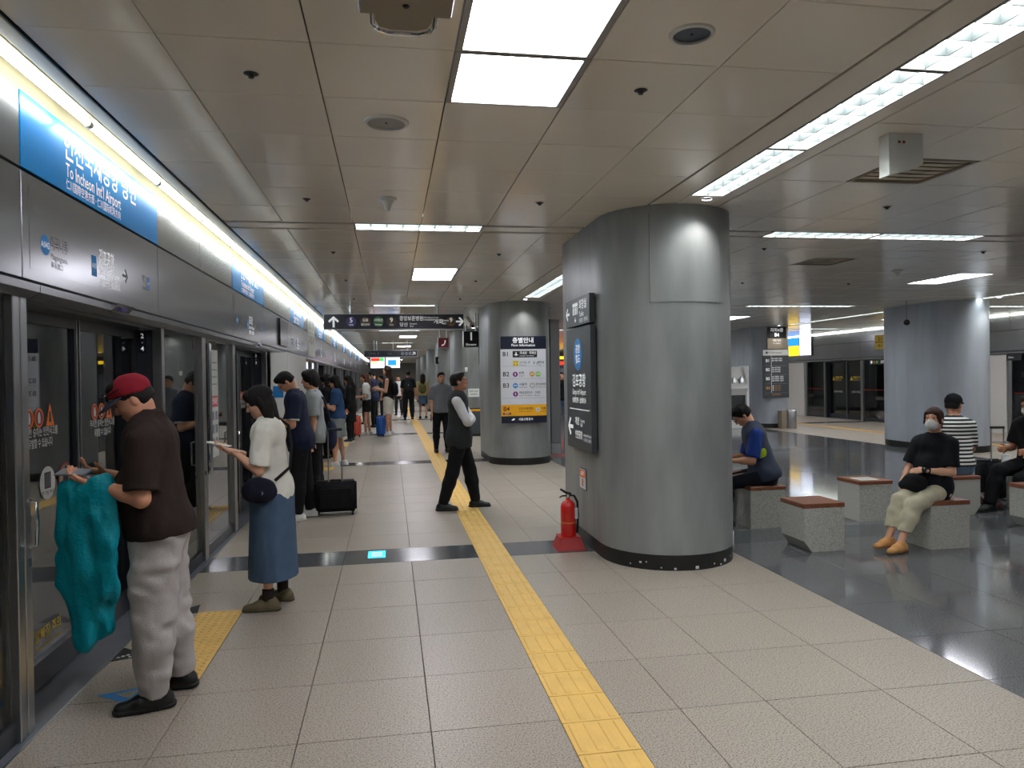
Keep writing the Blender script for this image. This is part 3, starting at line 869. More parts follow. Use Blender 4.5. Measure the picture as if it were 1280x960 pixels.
def column(cx, y0, y1, label, panel=False, paint='col'):
    global shaft_me, base_me
    r = .6; half = (y1 - y0) / 2; cy = (y0 + y1) / 2
    root = empty('column', (cx, cy, 0)); tag(root, label, 'column')
    P = stadium(r, half)
    key = (round(half, 3), paint)
    if key not in spot_mes:
        a = loft([(P, .13), (P, 1.6), (P, CEIL + .095)], NST).build('shaft', paint, root, True)
        b = loft([(stadium(r - .004, half), 0), (stadium(r - .004, half), .13)], NST).build('base_band', 'colbase', root, True)
        spot_mes[key] = (a.data, b.data)
    else:
        for nm, me in zip(('shaft', 'base_band'), spot_mes[key]): link(bpy.data.objects.new(nm, me), root)
    if panel:
        mb = MB(); n = 10; a0, a1 = math.radians(-30), math.radians(33); v = []; f = []
        for rr in (r + .001, r + .006):
            for z in (2.24, 2.975):
                for i in range(n + 1):
                    a = a0 + (a1 - a0) * i / n; v.append((rr * math.sin(a), -half - rr * math.cos(a), z))
        N = n + 1
        for i in range(n):
            f += [(2 * N + i, 2 * N + i + 1, 3 * N + i + 1, 3 * N + i), (i, N + i, N + i + 1, i + 1), (N + i, 3 * N + i, 3 * N + i + 1, N + i + 1), (i, i + 1, 2 * N + i + 1, 2 * N + i)]
        f += [(0, 2 * N, 3 * N, N), (n, N + n, 3 * N + n, 2 * N + n)]
        mb.add(v, f).build('access_panel', 'col', root, True)
        mb2 = MB()
        for aa in (a0 - .008, a1 + .002):
            pts = [((r + .0015) * math.sin(t), -half - (r + .0015) * math.cos(t)) for t in (aa, aa + .006)]
            mb2.add([(pts[0][0], pts[0][1], 2.235), (pts[1][0], pts[1][1], 2.235), (pts[1][0], pts[1][1], 2.98), (pts[0][0], pts[0][1], 2.98)], [(0, 1, 2, 3)])
        mb2.build('panel_joint', 'frame_dk', root)
    return root
c1 = column(2.45, 6.36, 7.64, 'broad grey column with the extinguisher and dark station board on its side', True)
# chips of bare plaster on the black base band
for a, zz, sz in ((-50, .03, .012), (-41, .05, .02), (-36, .06, .012), (-24, .02, .012), (-13, .01, .02), (5, .012, .03), (22, .03, .014), (30, .012, .016), (36, .03, .03), (48, .05, .012)):
    t = math.radians(a); rr = .598
    o = MB().box((-sz / 2, -.0015, 0), (sz / 2, 0, sz * .8)).build('paint_chip', 'board', c1)
    o.location = (rr * math.sin(t), -.64 - rr * math.cos(t), zz); o.rotation_euler = (0, 0, t)
column(2.45, 13.96, 15.24, 'grey column carrying the white floor information board')
column(2.45, 21.56, 22.84, 'grey column behind the vest man with a white paper on it')
for k in range(3, 7): column(2.45, 13.96 + 7.6 * k - 7.6, 15.24 + 7.6 * k - 7.6, 'distant grey column in the row beside the yellow guide line', ) ['group'] = 'distant near-row columns'
column(2.45, -1.24, .04, 'grey column behind the viewer')
column(11.5, 13.4, 14.6, 'plain grey column behind the man in the striped shirt', paint='col_far_lit')
column(11.5, 21.0, 22.2, 'grey column with the dark floor directory and payphone beside it', paint='col_far_lit')
for k in range(2): column(11.5, 28.6 + 7.6 * k, 29.8 + 7.6 * k, 'distant grey column in the row by the far platform')['group'] = 'distant far-row columns'
for (x, y, nm, p) in ((2.55, 5.59, 'the column with the extinguisher', SPOT_POWER), (2.45, 13.12, 'the column with the floor information board', SPOT_POWER), (2.35, 20.72, 'the column behind the vest man', SPOT_POWER),
                   (11.75, 12.55, 'the plain far-side column', SPOT_POWER), (11.4, 20.15, 'the column with the floor directory', SPOT_POWER), (2.45, 28.3, 'the fourth near-row column', SPOT_POWER)):
    downlight(x, y, 'small round downlight washing ' + nm, p)

# ================================================================ SIGNS ON COLUMNS
o = plate('wayfinding_sign', .90, .265, .05, 'char_sign', face='-x', loc=(1.835, 6.87, 2.255)); tag(o, 'small charcoal toilet direction sign high on the side of the near column', 'sign')
plate('backing_rail', .86, .20, .03, 'frame_dk', o, at=(0, 0, -.03))
arrow(o, (-.36, 0, .0502), .14, 180); text('화장실', .10, 'letter', o, (.08, .05, .0505), 'LEFT', .012); text('Toilet', .07, 'letter', o, (.08, -.035, .0505), 'LEFT', .01); text('化粧室 · 洗手间', .045, 'letter', o, (.08, -.095, .0505))
for q, ch in enumerate('W♿M'): pass
for q in range(4): disc('pictogram', .022, .001, 'letter', o, (-.14 + .05 * q, .07, .05))
for q in range(4): plate('pictogram_body', .026, .07, .001, 'letter', o, at=(-.14 + .05 * q, .01, .05))
arrow(o, (-.06, -.075, .0502), .05, 270)
o = plate('station_board', .90, 1.17, .05, 'char_sign', face='-x', loc=(1.835, 6.85, 1.515)); tag(o, 'tall charcoal station name board with a blue disc on the near column', 'sign')
plate('backing_rail', .86, 1.1, .03, 'frame_dk', o, at=(0, 0, -.03))
disc('line_disc', .155, .002, 'blue', o, (.0, .33, .05)); text('공항', .09, 'letter', o, (0, .375, .0525), 'CENTER', .02); text('철도', .09, 'letter', o, (0, .28, .0525), 'CENTER', .02)
text('김포공항', .135, 'letter', o, (.02, .07, .0505), 'CENTER', .016); text("Gimpo Int'l Airport", .075, 'letter', o, (.02, -.035, .0505), 'CENTER', .01, sx=.85); text('金浦空港 · 金浦机场', .058, 'letter', o, (.02, -.115, .0505), 'CENTER', .008)
plate('divider', .72, .008, .002, 'letter', o, at=(.02, -.20, .05))
arrow(o, (-.32, -.38, .0502), .20, 180); text('계양', .085, 'letter', o, (-.14, -.32, .0505), 'LEFT', .014); text('Gyeyang', .045, 'letter', o, (.06, -.305, .0505)); text('桂陽', .04, 'letter', o, (.06, -.35, .0505))
text('인천공항', .085, 'letter', o, (-.14, -.45, .0505), 'LEFT', .014, sx=.85); text("Incheon Int'l Airport", .04, 'letter', o, (.17, -.435, .0505), sx=.8); text('仁川空港 · 仁川机场', .036, 'letter', o, (.17, -.48, .0505), sx=.8)
o = plate('fire_notice', .22, .19, .008, 'board', face='-x', loc=(1.849, 6.95, .63)); tag(o, 'small orange and white fire extinguisher notice on the near column', 'notice')
plate('notice_frame', .235, .205, .004, 'black', o, at=(0, 0, 0)); plate('notice_top', .20, .07, .002, 'orange', o, at=(0, .05, .008)); text('소화기', .05, 'letter', o, (0, .05, .011), 'CENTER', .014)
poly_plate('notice_icon', [(-.02, -.07), (.02, -.07), (.02, 0), (-.02, 0)], .002, 'orange', o, (0, 0, .008))

# floor information board on the second column
b = plate('information_board', .85, 1.60, .04, 'board', face='-y', loc=(2.43, 13.352, 1.59)); tag(b, 'white floor information board with dark header and yellow bottom row', 'sign')
for sx_ in (-.3, .3): MB().box((sx_ - .02, -.7, -.085), (sx_ + .02, .7, 0)).build('standoff', 'steel_dk', b)
plate('header', .856, .235, .006, 'navy_sign', b, at=(0, .684, .038)); text('층별안내', .11, 'letter', b, (0, .72, .045), 'CENTER', .018); text('Floor Information', .062, 'letter', b, (0, .635, .045), 'CENTER', .012)
plate('footer', .856, .13, .006, 'navy_sign', b, at=(0, -.735, .038)); text('서울교통공사', .05, 'letter', b, (.03, -.735, .045), 'CENTER', .012)
poly_plate('emblem', [(-.05, -.015), (.0, -.015), (.02, .02), (-.02, .02)], .002, 'letter', b, (-.19, -.735, .044))
plate('yellow_row', .85, .21, .003, 'board_y', b, at=(0, -.565, .04))
for q, z in enumerate((.37, .02, -.34)): plate('divider', .80, .004, .001, 'letter_grey', b, at=(0, z + (.0 if q else -.12), .04))
for s_, z in (('B1', .47), ('B2', .10), ('B3', -.11)): text(s_, .115, 'black', b, (-.39, z, .0415), 'LEFT', .014)
text('B4', .115, 'sign_red', b, (-.39, -.54, .0435), 'LEFT', .014); plate('here_tag', .15, .035, .001, 'sign_red', b, at=(-.32, -.625, .043)); text('현위치', .03, 'letter', b, (-.32, -.625, .0445), 'CENTER')
plate('gate_tag', .46, .12, .002, 'black', b, at=(.03, .47, .04), r=.015); poly_plate('plane_icon', [(-.035, -.01), (-.008, .005), (-.006, .04), (.006, .04), (.008, .005), (.035, -.01), (.035, -.02), (.006, -.012), (.004, -.035), (-.004, -.035), (-.006, -.012), (-.035, -.02)], .001, 'letter', b, (-.135, .47, .042))
text('국내선 · 국제선', .055, 'letter', b, (-.07, .49, .0425), 'LEFT', .014, sx=.9); text('Domestic  International', .028, 'letter', b, (-.07, .44, .0425))
plate('exit_tag', .10, .10, .002, 'warn', b, at=(-.145, .30, .04)); 
for sx_ in (-.025, .025):
    for sy_ in (-.025, .025): plate('exit_mark', .014, .022, .001, 'black', b, at=(-.145 + sx_, .30 + sy_, .042))
text('나가는 곳', .05, 'black', b, (-.07, .315, .0415), 'LEFT', .008); text('Way Out', .028, 'black', b, (-.07, .27, .0415)); text('화장실', .05, 'black', b, (.27, .315, .0415), 'LEFT', .012, sx=.9); text('Toilet', .028, 'black', b, (.27, .27, .0415)); text('♀♂', .05, 'black', b, (.17, .305, .0415))
def dot(x, z, m, s_, col='letter', size=.06): 
    disc('line_dot', .048, .002, m, b, (x, z, .04)); text(s_, size, col, b, (x, z, .0425), 'CENTER', .01)
dot(-.155, .10, 'purple', '5'); text('방화', .055, 'black', b, (-.09, .12, .0415), 'LEFT', .01); text('Banghwa', .03, 'black', b, (-.09, .07, .0415))
dot(.16, .10, 'gold', '김포', size=.035); dot(.27, .10, 'lime', '서해선', size=.028)
dot(-.155, -.11, 'blue', '공항', size=.035); text('서울역', .055, 'black', b, (-.09, -.09, .0415), 'LEFT', .01); text('Seoul Station', .03, 'black', b, (-.09, -.14, .0415))
disc('line_dot', .048, .002, 'taupe', b, (.165, -.11, .04)); disc('line_dot_core', .036, .003, 'board', b, (.165, -.11, .04)); text('9', .05, 'taupe', b, (.165, -.11, .0435), 'CENTER', .01)
text('중앙보훈병원', .048, 'black', b, (.225, -.09, .0415), 'LEFT', .012, sx=.72); text('VHS Medical Center', .028, 'black', b, (.225, -.14, .0415), sx=.8)
dot(-.155, -.265, 'purple', '5'); text('하남검단산 · 마천', .055, 'black', b, (-.09, -.245, .0415), 'LEFT', .008); text('Hanam Geomdansan   Macheon', .03, 'black', b, (-.09, -.295, .0415))
dot(-.16, -.56, 'blue', '공항', size=.035); text('인천국제공항', .055, 'black', b, (-.10, -.54, .0435), 'LEFT', .01, sx=.9); text("Incheon Int'l Airport", .03, 'black', b, (-.10, -.59, .0435))
disc('line_dot', .042, .002, 'board', b, (.26, -.56, .042)); text('9', .05, 'brown', b, (.26, -.56, .0445), 'CENTER', .01); text('개화', .05, 'black', b, (.32, -.54, .0435), 'LEFT', .01); text('Gaehwa', .028, 'black', b, (.32, -.59, .0435))

# paper and bin by the third column
o = plate('paper_notice', .32, .24, .003, 'white', face='-y', loc=(2.36, 20.955, 1.21)); tag(o, 'white paper sheet taped to the column behind the vest man', 'notice')
text('문의 안내', .06, 'black', o, (0, .04, .0035), 'CENTER', .01); text('02-000', .05, 'black', o, (0, -.04, .0035), 'CENTER') if False else plate('print_line', .2, .02, .001, 'letter_grey', o, at=(0, -.04, .003))
bn = empty('litter_bin', (2.36, 20.60, 0)); tag(bn, 'dark litter bin with a yellow top band behind the vest man', 'bin')
box('body', (-.19, -.16, .0), (.19, .16, .70), 'char_sign', bn, .01); box('rim', (-.2, -.17, .70), (.2, .17, .76), 'board_y', bn, .005); box('lid', (-.18, -.15, .76), (.18, .15, .79), 'black', bn, .005); box('base', (-.2, -.17, 0), (.2, .17, .07), 'black', bn)

# ================================================================ HANGING SIGNS
def hang_sign(name, x0, x1, z0, z1, y, mat, label, t=.14):
    r = empty(name, ((x0 + x1) / 2, y, (z0 + z1) / 2)); tag(r, label, 'sign')
    w2, h2 = (x1 - x0) / 2, (z1 - z0) / 2
    fr = MB()
    fr.box((-w2, -t / 2, -h2), (-w2 + .012, t / 2, h2)); fr.box((w2 - .012, -t / 2, -h2), (w2, t / 2, h2)); fr.box((-w2 + .012, -t / 2, -h2), (w2 - .012, t / 2, -h2 + .012)); fr.box((-w2 + .012, -t / 2, h2 - .012), (w2 - .012, t / 2, h2))
    fr.build('frame', 'steel', r)
    F = MB().box((-w2 + .012, -h2 + .012, -t + .01), (w2 - .012, h2 - .012, -.004)).build('sign_face', mat, r); F.matrix_local = face_matrix('-y', (0, -t / 2, 0))
    for x in (-w2 * .62, w2 * .62):
        MB().lathe([(.014, 0), (.014, CEIL - z1)], c=(x, 0, h2), n=10).build('hanger', 'steel', r, True)
    return r, F
r, F = hang_sign('direction_sign', -1.21, 1.405, 2.566, 2.865, 14.02, 'navy_sign', 'long dark hanging direction sign with white arrows at both ends')
z_ = .0005
arrow(F, (-1.12, 0, z_ - .004), .21, 90)
for x, m, a_, b_ in ((-.80, 'violet', '5', 'Line'), (-.54, 'brown', '김포', '골드라인'), (-.30, 'green', '서해선', 'Seohae'), (-.06, 'brown', '9', 'Line')):
    disc('line_dot', .095, .004, m, F, (x, 0, -.004))
    text(a_, .125 if len(a_) == 1 else .06, 'letter', F, (x, .025, z_), 'CENTER', .01); text(b_, .045, 'letter', F, (x, -.055, z_), 'CENTER', .01)
text('중앙보훈병원', .095, 'letter', F, (.09, .055, z_), 'LEFT', .008, sx=.85); text('당산', .085, 'letter', F, (.09, -.06, z_), 'LEFT', .008)
text('VHS Medical Center', .045, 'letter', F, (.53, .075, z_), sx=.8); text('中央報勲病院', .035, 'letter', F, (.53, .03, z_)); text('Dangsan', .04, 'letter', F, (.28, -.04, z_)); text('堂山', .035, 'letter', F, (.28, -.09, z_))
text('개화', .10, 'letter', F, (.73, -.005, z_), 'LEFT', .01); text('Gaehwa', .045, 'letter', F, (.90, .02, z_), sx=.8); text('開花', .035, 'letter', F, (.90, -.04, z_))
disc('line_dot', .095, .004, 'brown', F, (.985 + .075, 0, -.004)); text('9', .125, 'letter', F, (1.06, .025, z_), 'CENTER', .01); text('Line', .045, 'gold', F, (1.06, -.055, z_), 'CENTER')
arrow(F, (1.215, 0, z_ - .004), .19, 0)
r, F = hang_sign('direction_sign', -.925, .995, 2.44, 2.69, 27.0, 'navy_sign', 'farther dark hanging direction sign above the distant train display')
for x in (.42, .56, .69): disc('line_dot', .06, .003, 'letter_grey', F, (x, 0, -.003))
arrow(F, (.83, 0, -.002), .15, 45); text('나가는 곳', .1, 'letter_grey', F, (-.8, 0, z_)); text('Exit', .08, 'letter_grey', F, (-.1, 0, z_))
r, F = hang_sign('platform_sign', 1.585, 1.93, 2.305, 2.665, 16.0, 'black', 'square black hanging sign with a large white 1'); text('1', .24, 'letter', F, (0, .05, z_), 'CENTER', .02); text('Elevator', .07, 'letter', F, (0, -.12, z_), 'CENTER', .01)
MB().box((.165, -.02, -.55), (.185, .02, CEIL - 2.485)).build('pole', 'frame_dk', r)
r, F = hang_sign('phone_sign', 1.29, 1.59, 2.46, 2.745, 20.0, 'sign_red', 'small dark red hanging sign with a telephone handset')
MB().tube([(-.05, -.07, 0), (.01, -.05, 0), (.04, 0, 0), (.045, .07, 0)], [.018, .012, .012, .02]).build('handset_icon', 'letter', F)
r, F = hang_sign('platform_sign', 1.75, 2.05, 2.2, 2.5, 29.0, 'black', 'distant small black hanging sign with a white 1 before a far column'); text('1', .2, 'letter', F, (0, 0, z_), 'CENTER', .02)
# distant train-information display
r = empty('train_display', (-.175, 27.4, 2.245)); tag(r, 'bright twin-screen train information display hanging far down the platform', 'screen')
box('housing', (-.56, -.06, -.22), (.56, .06, .22), 'black', r)
for a, b_, m in ((-.53, -.02, 'screen_w'), (.02, .53, 'screen_w')): box('screen', (a, -.066, -.19), (b_, -.061, .19), m, r)
box('screen_band', (-.52, -.070, .06), (-.2, -.0665, .18), 'screen_r', r); box('screen_band', (-.2, -.070, .06), (-.05, -.0665, .18), 'screen_g', r); box('screen_band', (-.5, -.070, .0), (-.3, -.0665, .05), 'screen_y', r); box('screen_band', (.1, -.070, -.1), (.4, -.0665, .1), 'screen_b', r)
for x in (-.3, .3): MB().lathe([(.014, 0), (.014, CEIL - 2.465)], c=(x, 0, .22), n=8).build('hanger', 'steel', r, True)
# security camera
r = empty('security_camera', (1.67, 15.6, 2.83)); tag(r, 'pale security camera hanging beside the long direction sign', 'camera')
o = MB().box((-.05, -.16, -.05), (.05, .14, .05)).build('body', 'offwhite', r); o.rotation_euler = (.6, 0, .4); 
o = MB().lathe([(.03, -.01), (.03, .01)], axis='y', n=12).build('lens', 'black', r); o.location = (.07, -.15, -.10); o.rotation_euler = (.6, 0, .4)
MB().tube([(0, .02, .03), (.02, .03, .12), (.0, .03, CEIL - 2.83)], .012).build('arm', 'steel', r, True)
# telephone handset box on the third column, column call points
r = empty('call_point', (2.16, 21.04, 1.88)); tag(r, 'small white call point on the column behind the vest man', 'call point')
box('case', (-.04, -.03, -.06), (.04, .03, .06), 'white', r, .004); MB().tube([(0, 0, .06), (0, .0, .5)], .006).build('conduit', 'steel_dk', r)

# ================================================================ CEILING DEVICES
sp = MB().lathe([(.0, -.022), (.012, -.022), (.014, -.012), (.022, -.008), (.034, -.003), (.036, 0)], n=14).build('sprinkler_head', 'black')
ring = MB().lathe([(.030, -.003), (.042, -.002), (.042, 0), (.03, .001)], n=14).build('escutcheon', 'offwhite')
first = True
for (x, y) in ((-.61, 3.53), (1.25, 3.49), (-.62, 5.9), (1.22, 5.84), (4.23, 5.68), (4.19, 7.7), (-.6, 8.3), (1.25, 8.3), (-.6, 10.6), (1.25, 10.6), (-.6, 13), (1.25, 13), (6.6, 5.7), (7.0, 7.7), (5.4, 10.6), (7.2, 10.6), (-.6, 17.0), (1.25, 17)):
    if first: o = sp; first = False; rg = ring; rg.parent = o
    else: o = bpy.data.objects.new('sprinkler_head', sp.data); link(o); rg = bpy.data.objects.new('escutcheon', ring.data); link(rg, o)
    o.location = (x, y, CEIL - .001)
    tag(o, 'small dark sprinkler head set in a pale ceiling ring', 'sprinkler', 'ceiling sprinkler heads')
def round_speaker(x, y, r, label, mat):
    q = empty('ceiling_speaker', (x, y, CEIL)); tag(q, label, 'ceiling speaker')
    MB().lathe([(r * .80, 0), (r * .82, -.012), (r * .97, -.010), (r, -.002), (r, .001)], n=32).build('ring', 'offwhite', q, True)
    MB().lathe([(.001, -.004), (r * .80, -.003), (r * .80, .0)], n=32).build('grille', mat, q, True)
    MB().lathe([(.006, -.007), (.006, -.004)], n=10).build('screw', 'black', q)
round_speaker(0.0, 4.11, .125, 'round grey ceiling speaker with a pale ring over the left side', 'trim')
round_speaker(1.26, 2.89, .095, 'round dark downlight with a pale ring beside the square light', 'steel_dk')
def cone_detector(x, y, lab):
    q = empty('detector', (x, y, CEIL)); tag(q, lab, 'detector')
    MB().lathe([(.072, 0), (.07, -.012), (.05, -.016)], n=24).build('base_plate', 'offwhite', q, True)
    MB().lathe([(.05, -.016), (.03, -.05), (.022, -.085), (.012, -.10)], n=20).build('cone', 'offwhite', q, True)
cone_detector(0.0, 5.84, 'pale cone-shaped ceiling detector before the first cross beam'); cone_detector(7.0, 9.2, 'pale cone-shaped ceiling detector over the bench area'); cone_detector(-.75, 14.6, 'pale cone-shaped ceiling detector behind the long direction sign')
# wireless access box
r = empty('access_box', (3.05, 3.97, CEIL)); tag(r, 'white wedge-shaped wireless box hanging from the ceiling', 'wireless box')
MB().prism([(-.11, -.25), (.10, -.19), (.115, -.17), (.115, 0), (-.11, 0)], -.045, .045).build('case', 'offwhite', r, xform=Matrix(((1, 0, 0, 0), (0, 0, 1, 0), (0, 1, 0, 0), (0, 0, 0, 1))))
for q in range(2): box('indicator', (-.05 + .03 * q, -.047, -.06), (-.035 + .03 * q, -.045, -.045), 'sign_red', r)
# air vents
for nm, Vv, lab in (('a', VENT, 'open square ceiling vent with a dirty frame beside the wireless box'), ('b', VENT2, 'square ceiling vent over the bench area past the first beam')):
    xa, xb, ya, yb = Vv
    r = empty('air_vent', ((xa + xb) / 2, (ya + yb) / 2, CEIL)); tag(r, lab, 'vent')
    w2, h2 = (xb - xa) / 2 - .004, (yb - ya) / 2 - .004
    mb = MB(); t = .03
    mb.box((-w2, -h2, -.002), (-w2 + t, h2, .05)); mb.box((w2 - t, -h2, -.002), (w2, h2, .05)); mb.box((-w2 + t, -h2, -.002), (w2 - t, -h2 + t, .05)); mb.box((-w2 + t, h2 - t, -.002), (w2 - t, h2, .05))
    mb.build('frame', 'taupe', r)
    for q in range(6):
        y = -h2 + t + (2 * h2 - 2 * t) * (q + .5) / 6
        o = box('louvre', (-w2 + t, y - .042, .012), (w2 - t, y + .042, .015), 'vent', r); o.rotation_euler = (.10, 0, 0)
# hanging monitor bracket at the top of the view
r = empty('monitor_mount', (.07, 2.40, 2.85)); tag(r, 'grey monitor housing with a rounded tubular yoke hung from the ceiling', 'monitor mount')
box('housing', (-.155, -.33, 0), (.155, .09, .07), 'steel_dk', r, .004); box('bottom_plate', (-.15, -.32, -.003), (.15, .085, 0), 'taupe', r)
MB().lathe([(.008, -.008), (.012, -.003)], c=(0, .02, 0), n=12).build('bolt', 'black', r)
MB().tube([(-.115, .05, .11), (-.115, .38, .11), (-.10, .43, .11), (-.06, .455, .11), (.06, .455, .11), (.10, .43, .11), (.115, .38, .11), (.115, .05, .11)], .009).build('yoke', 'chrome', r, True)
pl = [(-.105, .05), (.105, .05), (.105, .37), (.09, .42), (.05, .44), (-.05, .44), (-.09, .42), (-.105, .37)]
MB().prism(pl, .115, .12).build('yoke_plate', 'taupe', r)
for x in (-.08, .08): MB().lathe([(.014, .07), (.014, .2)], c=(x, -.1, 0), n=10).build('rod', 'steel', r, True)
MB().lathe([(.014, .12), (.014, .2)], c=(0, .3, 0), n=10).build('rod', 'steel', r, True)
# bell-shaped camera on a rod beside the plain column
r = empty('dome_camera', (10.24, 13.2, 2.62)); tag(r, 'small round dome camera on a thin rod beside the plain far-side column', 'camera')
MB().lathe([(.005, CEIL - 2.62), (.005, .05)], n=8).build('rod', 'black', r); MB().lathe([(.01, .06), (.04, .05), (.06, .01), (.055, -.03), (.03, -.055), (.002, -.06)], n=18).build('dome', 'black_gloss', r, True)

# ================================================================ FIRE EXTINGUISHER
r = empty('extinguisher_stand', (1.655, 6.80, 0)); tag(r, 'low red extinguisher stand on the floor by the near column', 'stand')
MB().add([(-.135, -.13, 0), (.135, -.13, 0), (.135, .13, 0), (-.135, .13, 0), (-.095, -.095, .11), (.095, -.095, .11), (.095, .095, .11), (-.095, .095, .11)], BOX_F).build('plinth', 'red_dk', r)
MB().box((-.1, -.1, .11), (.1, .1, .116)).build('top_rim', 'red', r)
e = empty('fire_extinguisher', (1.655, 6.80, .116)); tag(e, 'red fire extinguisher with black hose standing on the red stand', 'fire extinguisher')
MB().lathe([(.068, 0), (.073, .01), (.073, .27), (.066, .305), (.045, .33), (.022, .345), (.02, .36)], n=28).build('cylinder', 'red', e, True)
MB().lathe([(.0738, .125), (.0738, .133)], n=28).build('band', 'gold', e, True)
MB().lathe([(.018, .355), (.018, .395)], n=14).build('valve', 'chrome', e, True)
MB().tube([(.03, 0, .395), (-.02, 0, .41), (-.075, 0, .445)], [.012, .013, .009]).build('lever', 'black', e, True); MB().tube([(.02, 0, .385), (-.06, -.005, .38), (-.085, -.005, .365)], [.009, .008, .006]).build('carry_handle', 'black', e, True)
MB().tube([(.015, -.01, .385), (.055, -.02, .38), (.085, -.02, .32), (.09, -.02, .2), (.085, -.02, .08), (.08, -.02, .03)], .011).build('hose', 'black', e, True)
o = MB().box((.05, -.075, .17), (.075, -.04, .27)).build('instruction_label', 'board', e)

# ================================================================ BENCHES
def bench(x, y, side, label):
    """granite cube with a wooden top slab and one foot edge cut away"""
    r = empty('bench', (x + .2, y + .2, 0)); tag(r, label, 'bench')
    w_, h_ = .2, .40; c = .075; t = .10
    lo = {'-x': (c, 0, 0, 0), '+x': (0, c, 0, 0), '-y': (0, 0, c, 0), '+y': (0, 0, 0, c), '': (0, 0, 0, 0)}[side]
    def ring(a, z): return [(-w_ + a[0], -w_ + a[2], z), (w_ - a[1], -w_ + a[2], z), (w_ - a[1], w_ - a[3], z), (-w_ + a[0], w_ - a[3], z)]
    v = ring(lo, 0) + ring((0, 0, 0, 0), t) + ring((0, 0, 0, 0), h_)
    f = [(3, 2, 1, 0), (8, 9, 10, 11)]
    for j in (0, 4): f += [(j + i, j + (i + 1) % 4, j + 4 + (i + 1) % 4, j + 4 + i) for i in range(4)]
    o = mesh_obj('block', v, f, 'bench', r)
    box('seat_slab', (-.205, -.205, .40), (.205, .205, .44), 'wood', r, .004)
    for q in (-1, 1): box('corner_pin', (-.2005, -.16 * q - .004, .34), (-.2, -.16 * q + .004, .348), 'frame_dk', r)
    return r
bench(3.72, 7.18, '', 'granite and wood block bench the man in the sport vest sits on')
bench(3.69, 6.12, '-x', 'empty granite block bench with cut foot between the column and the masked woman')
bench(5.03, 7.25, '', 'granite block bench with a paper on its seat behind the masked woman')
bench(4.85, 5.96, '+y', 'granite block bench the masked woman in black sits on')
bench(6.17, 7.30, '+x', 'granite block bench the man in the striped shirt sits on')
bench(6.45, 6.38, '-x', 'granite block bench with cut foot in front of the patterned bag')
bench(7.24, 7.25, '', 'granite block bench the man with crossed black-trousered legs sits on')
o = box('leaflet', (5.10, 7.32, .440), (5.32, 7.52, .443), 'white'); tag(o, 'white printed sheet lying on the empty bench seat', 'paper')
for q in range(4): box('print_line', (5.13, 7.35 + .04 * q, .443), (5.29, 7.362 + .04 * q, .4436), 'sign_red' if q == 1 else 'letter_grey', o).location -= o.location

# ================================================================ BACKGROUND RIGHT
pb = empty('payphone', (10.30, 20.75, 0)); tag(pb, 'white payphone kiosk with two handsets beside the far directory column', 'payphone')
box('stand', (-.22, -.06, 0), (.30, .30, 1.2), 'steel_dk', pb); box('plinth', (-.3, -.2, 0), (.36, .34, .25), 'white', pb, .01)
MB().prism([(-.12, 1.0), (-.20, 1.20), (.06, 1.86), (.30, 1.86), (.30, 1.0)], -.26, .30).build('cabinet', 'offwhite', pb, xform=Matrix(((0, 0, 1, 0), (1, 0, 0, 0), (0, 1, 0, 0), (0, 0, 0, 1))))
box('side_fin', (.28, -.16, .25), (.36, .34, 1.88), 'white', pb, .01)
for x in (-.12, .12):
    o = MB().lathe([(.085, -.02), (.085, 0), (.05, .02)], axis='y', n=20).build('dial_ring', 'steel', pb, True); o.location = (x, -.11, 1.45); o.rotation_euler = (-.37, 0, 0)
    MB().tube([(x - .06, -.17, 1.36), (x - .05, -.17, 1.48), (x, -.14, 1.56)], .018).build('handset', 'steel_dk', pb, True)
o = plate('directory_board', .83, 1.42, .04, 'char_sign', face='-y', loc=(11.40, 20.375, 1.62)); tag(o, 'dark floor directory board with an orange bottom row on the far column', 'sign')
for q in (-.3, .3): MB().box((q - .02, -.5, -.05), (q + .02, .5, 0)).build('standoff', 'steel_dk', o)
plate('board_header', .84, .17, .004, 'offwhite', o, at=(0, .64, .04)); text('안내 Information', .07, 'char_sign', o, (-.05, .64, .045), 'CENTER', .01); disc('emblem', .035, .002, 'char_sign', o, (-.30, .64, .044))
for q, (s_, z) in enumerate((('B1', .40), ('B2', .13), ('B3', -.14), ('B4', -.42))):
    m = 'gold' if q == 3 else 'letter'
    text(s_, .12, m, o, (-.33, z, .041), 'LEFT', .02); plate('divider', .72, .008, .002, 'letter_grey', o, at=(0, z - .15, .04))
    for k in range(3 if q else 2): plate('entry', .03, .03, .002, 'letter', o, at=(-.10, z + .06 - .06 * k, .04)); text(('국내선 국제선', '5호선 방화', '공항철도 서울역', '9호선 개화')[q], .045, m, o, (-.06, z + .06 - .06 * k, .041), 'LEFT', .01)
plate('column_line', .008, 1.1, .002, 'letter', o, at=(-.15, 0, .04)); text('인천국제공항', .05, 'gold', o, (0, -.62, .041), 'CENTER', .01)
o = plate('level_sign', .61, .66, .04, 'taupe', face='-y', loc=(11.44, 20.38, 2.70)); tag(o, 'black and taupe sign reading B4 high on the far column', 'sign')
plate('sign_top', .61, .34, .003, 'black', o, at=(0, .16, .04)); text('지하4층', .13, 'letter', o, (0, .23, .044), 'CENTER', .02); text('B4', .14, 'letter', o, (0, .09, .044), 'CENTER', .03); text('개화 방면', .07, 'letter', o, (0, -.08, .041), 'CENTER', .01); text('for Gaehwa', .05, 'letter', o, (0, -.16, .041), 'CENTER', .01)
b = empty('litter_bin', (11.72, 20.10, 0)); tag(b, 'brushed steel litter bin at the foot of the directory column', 'bin')
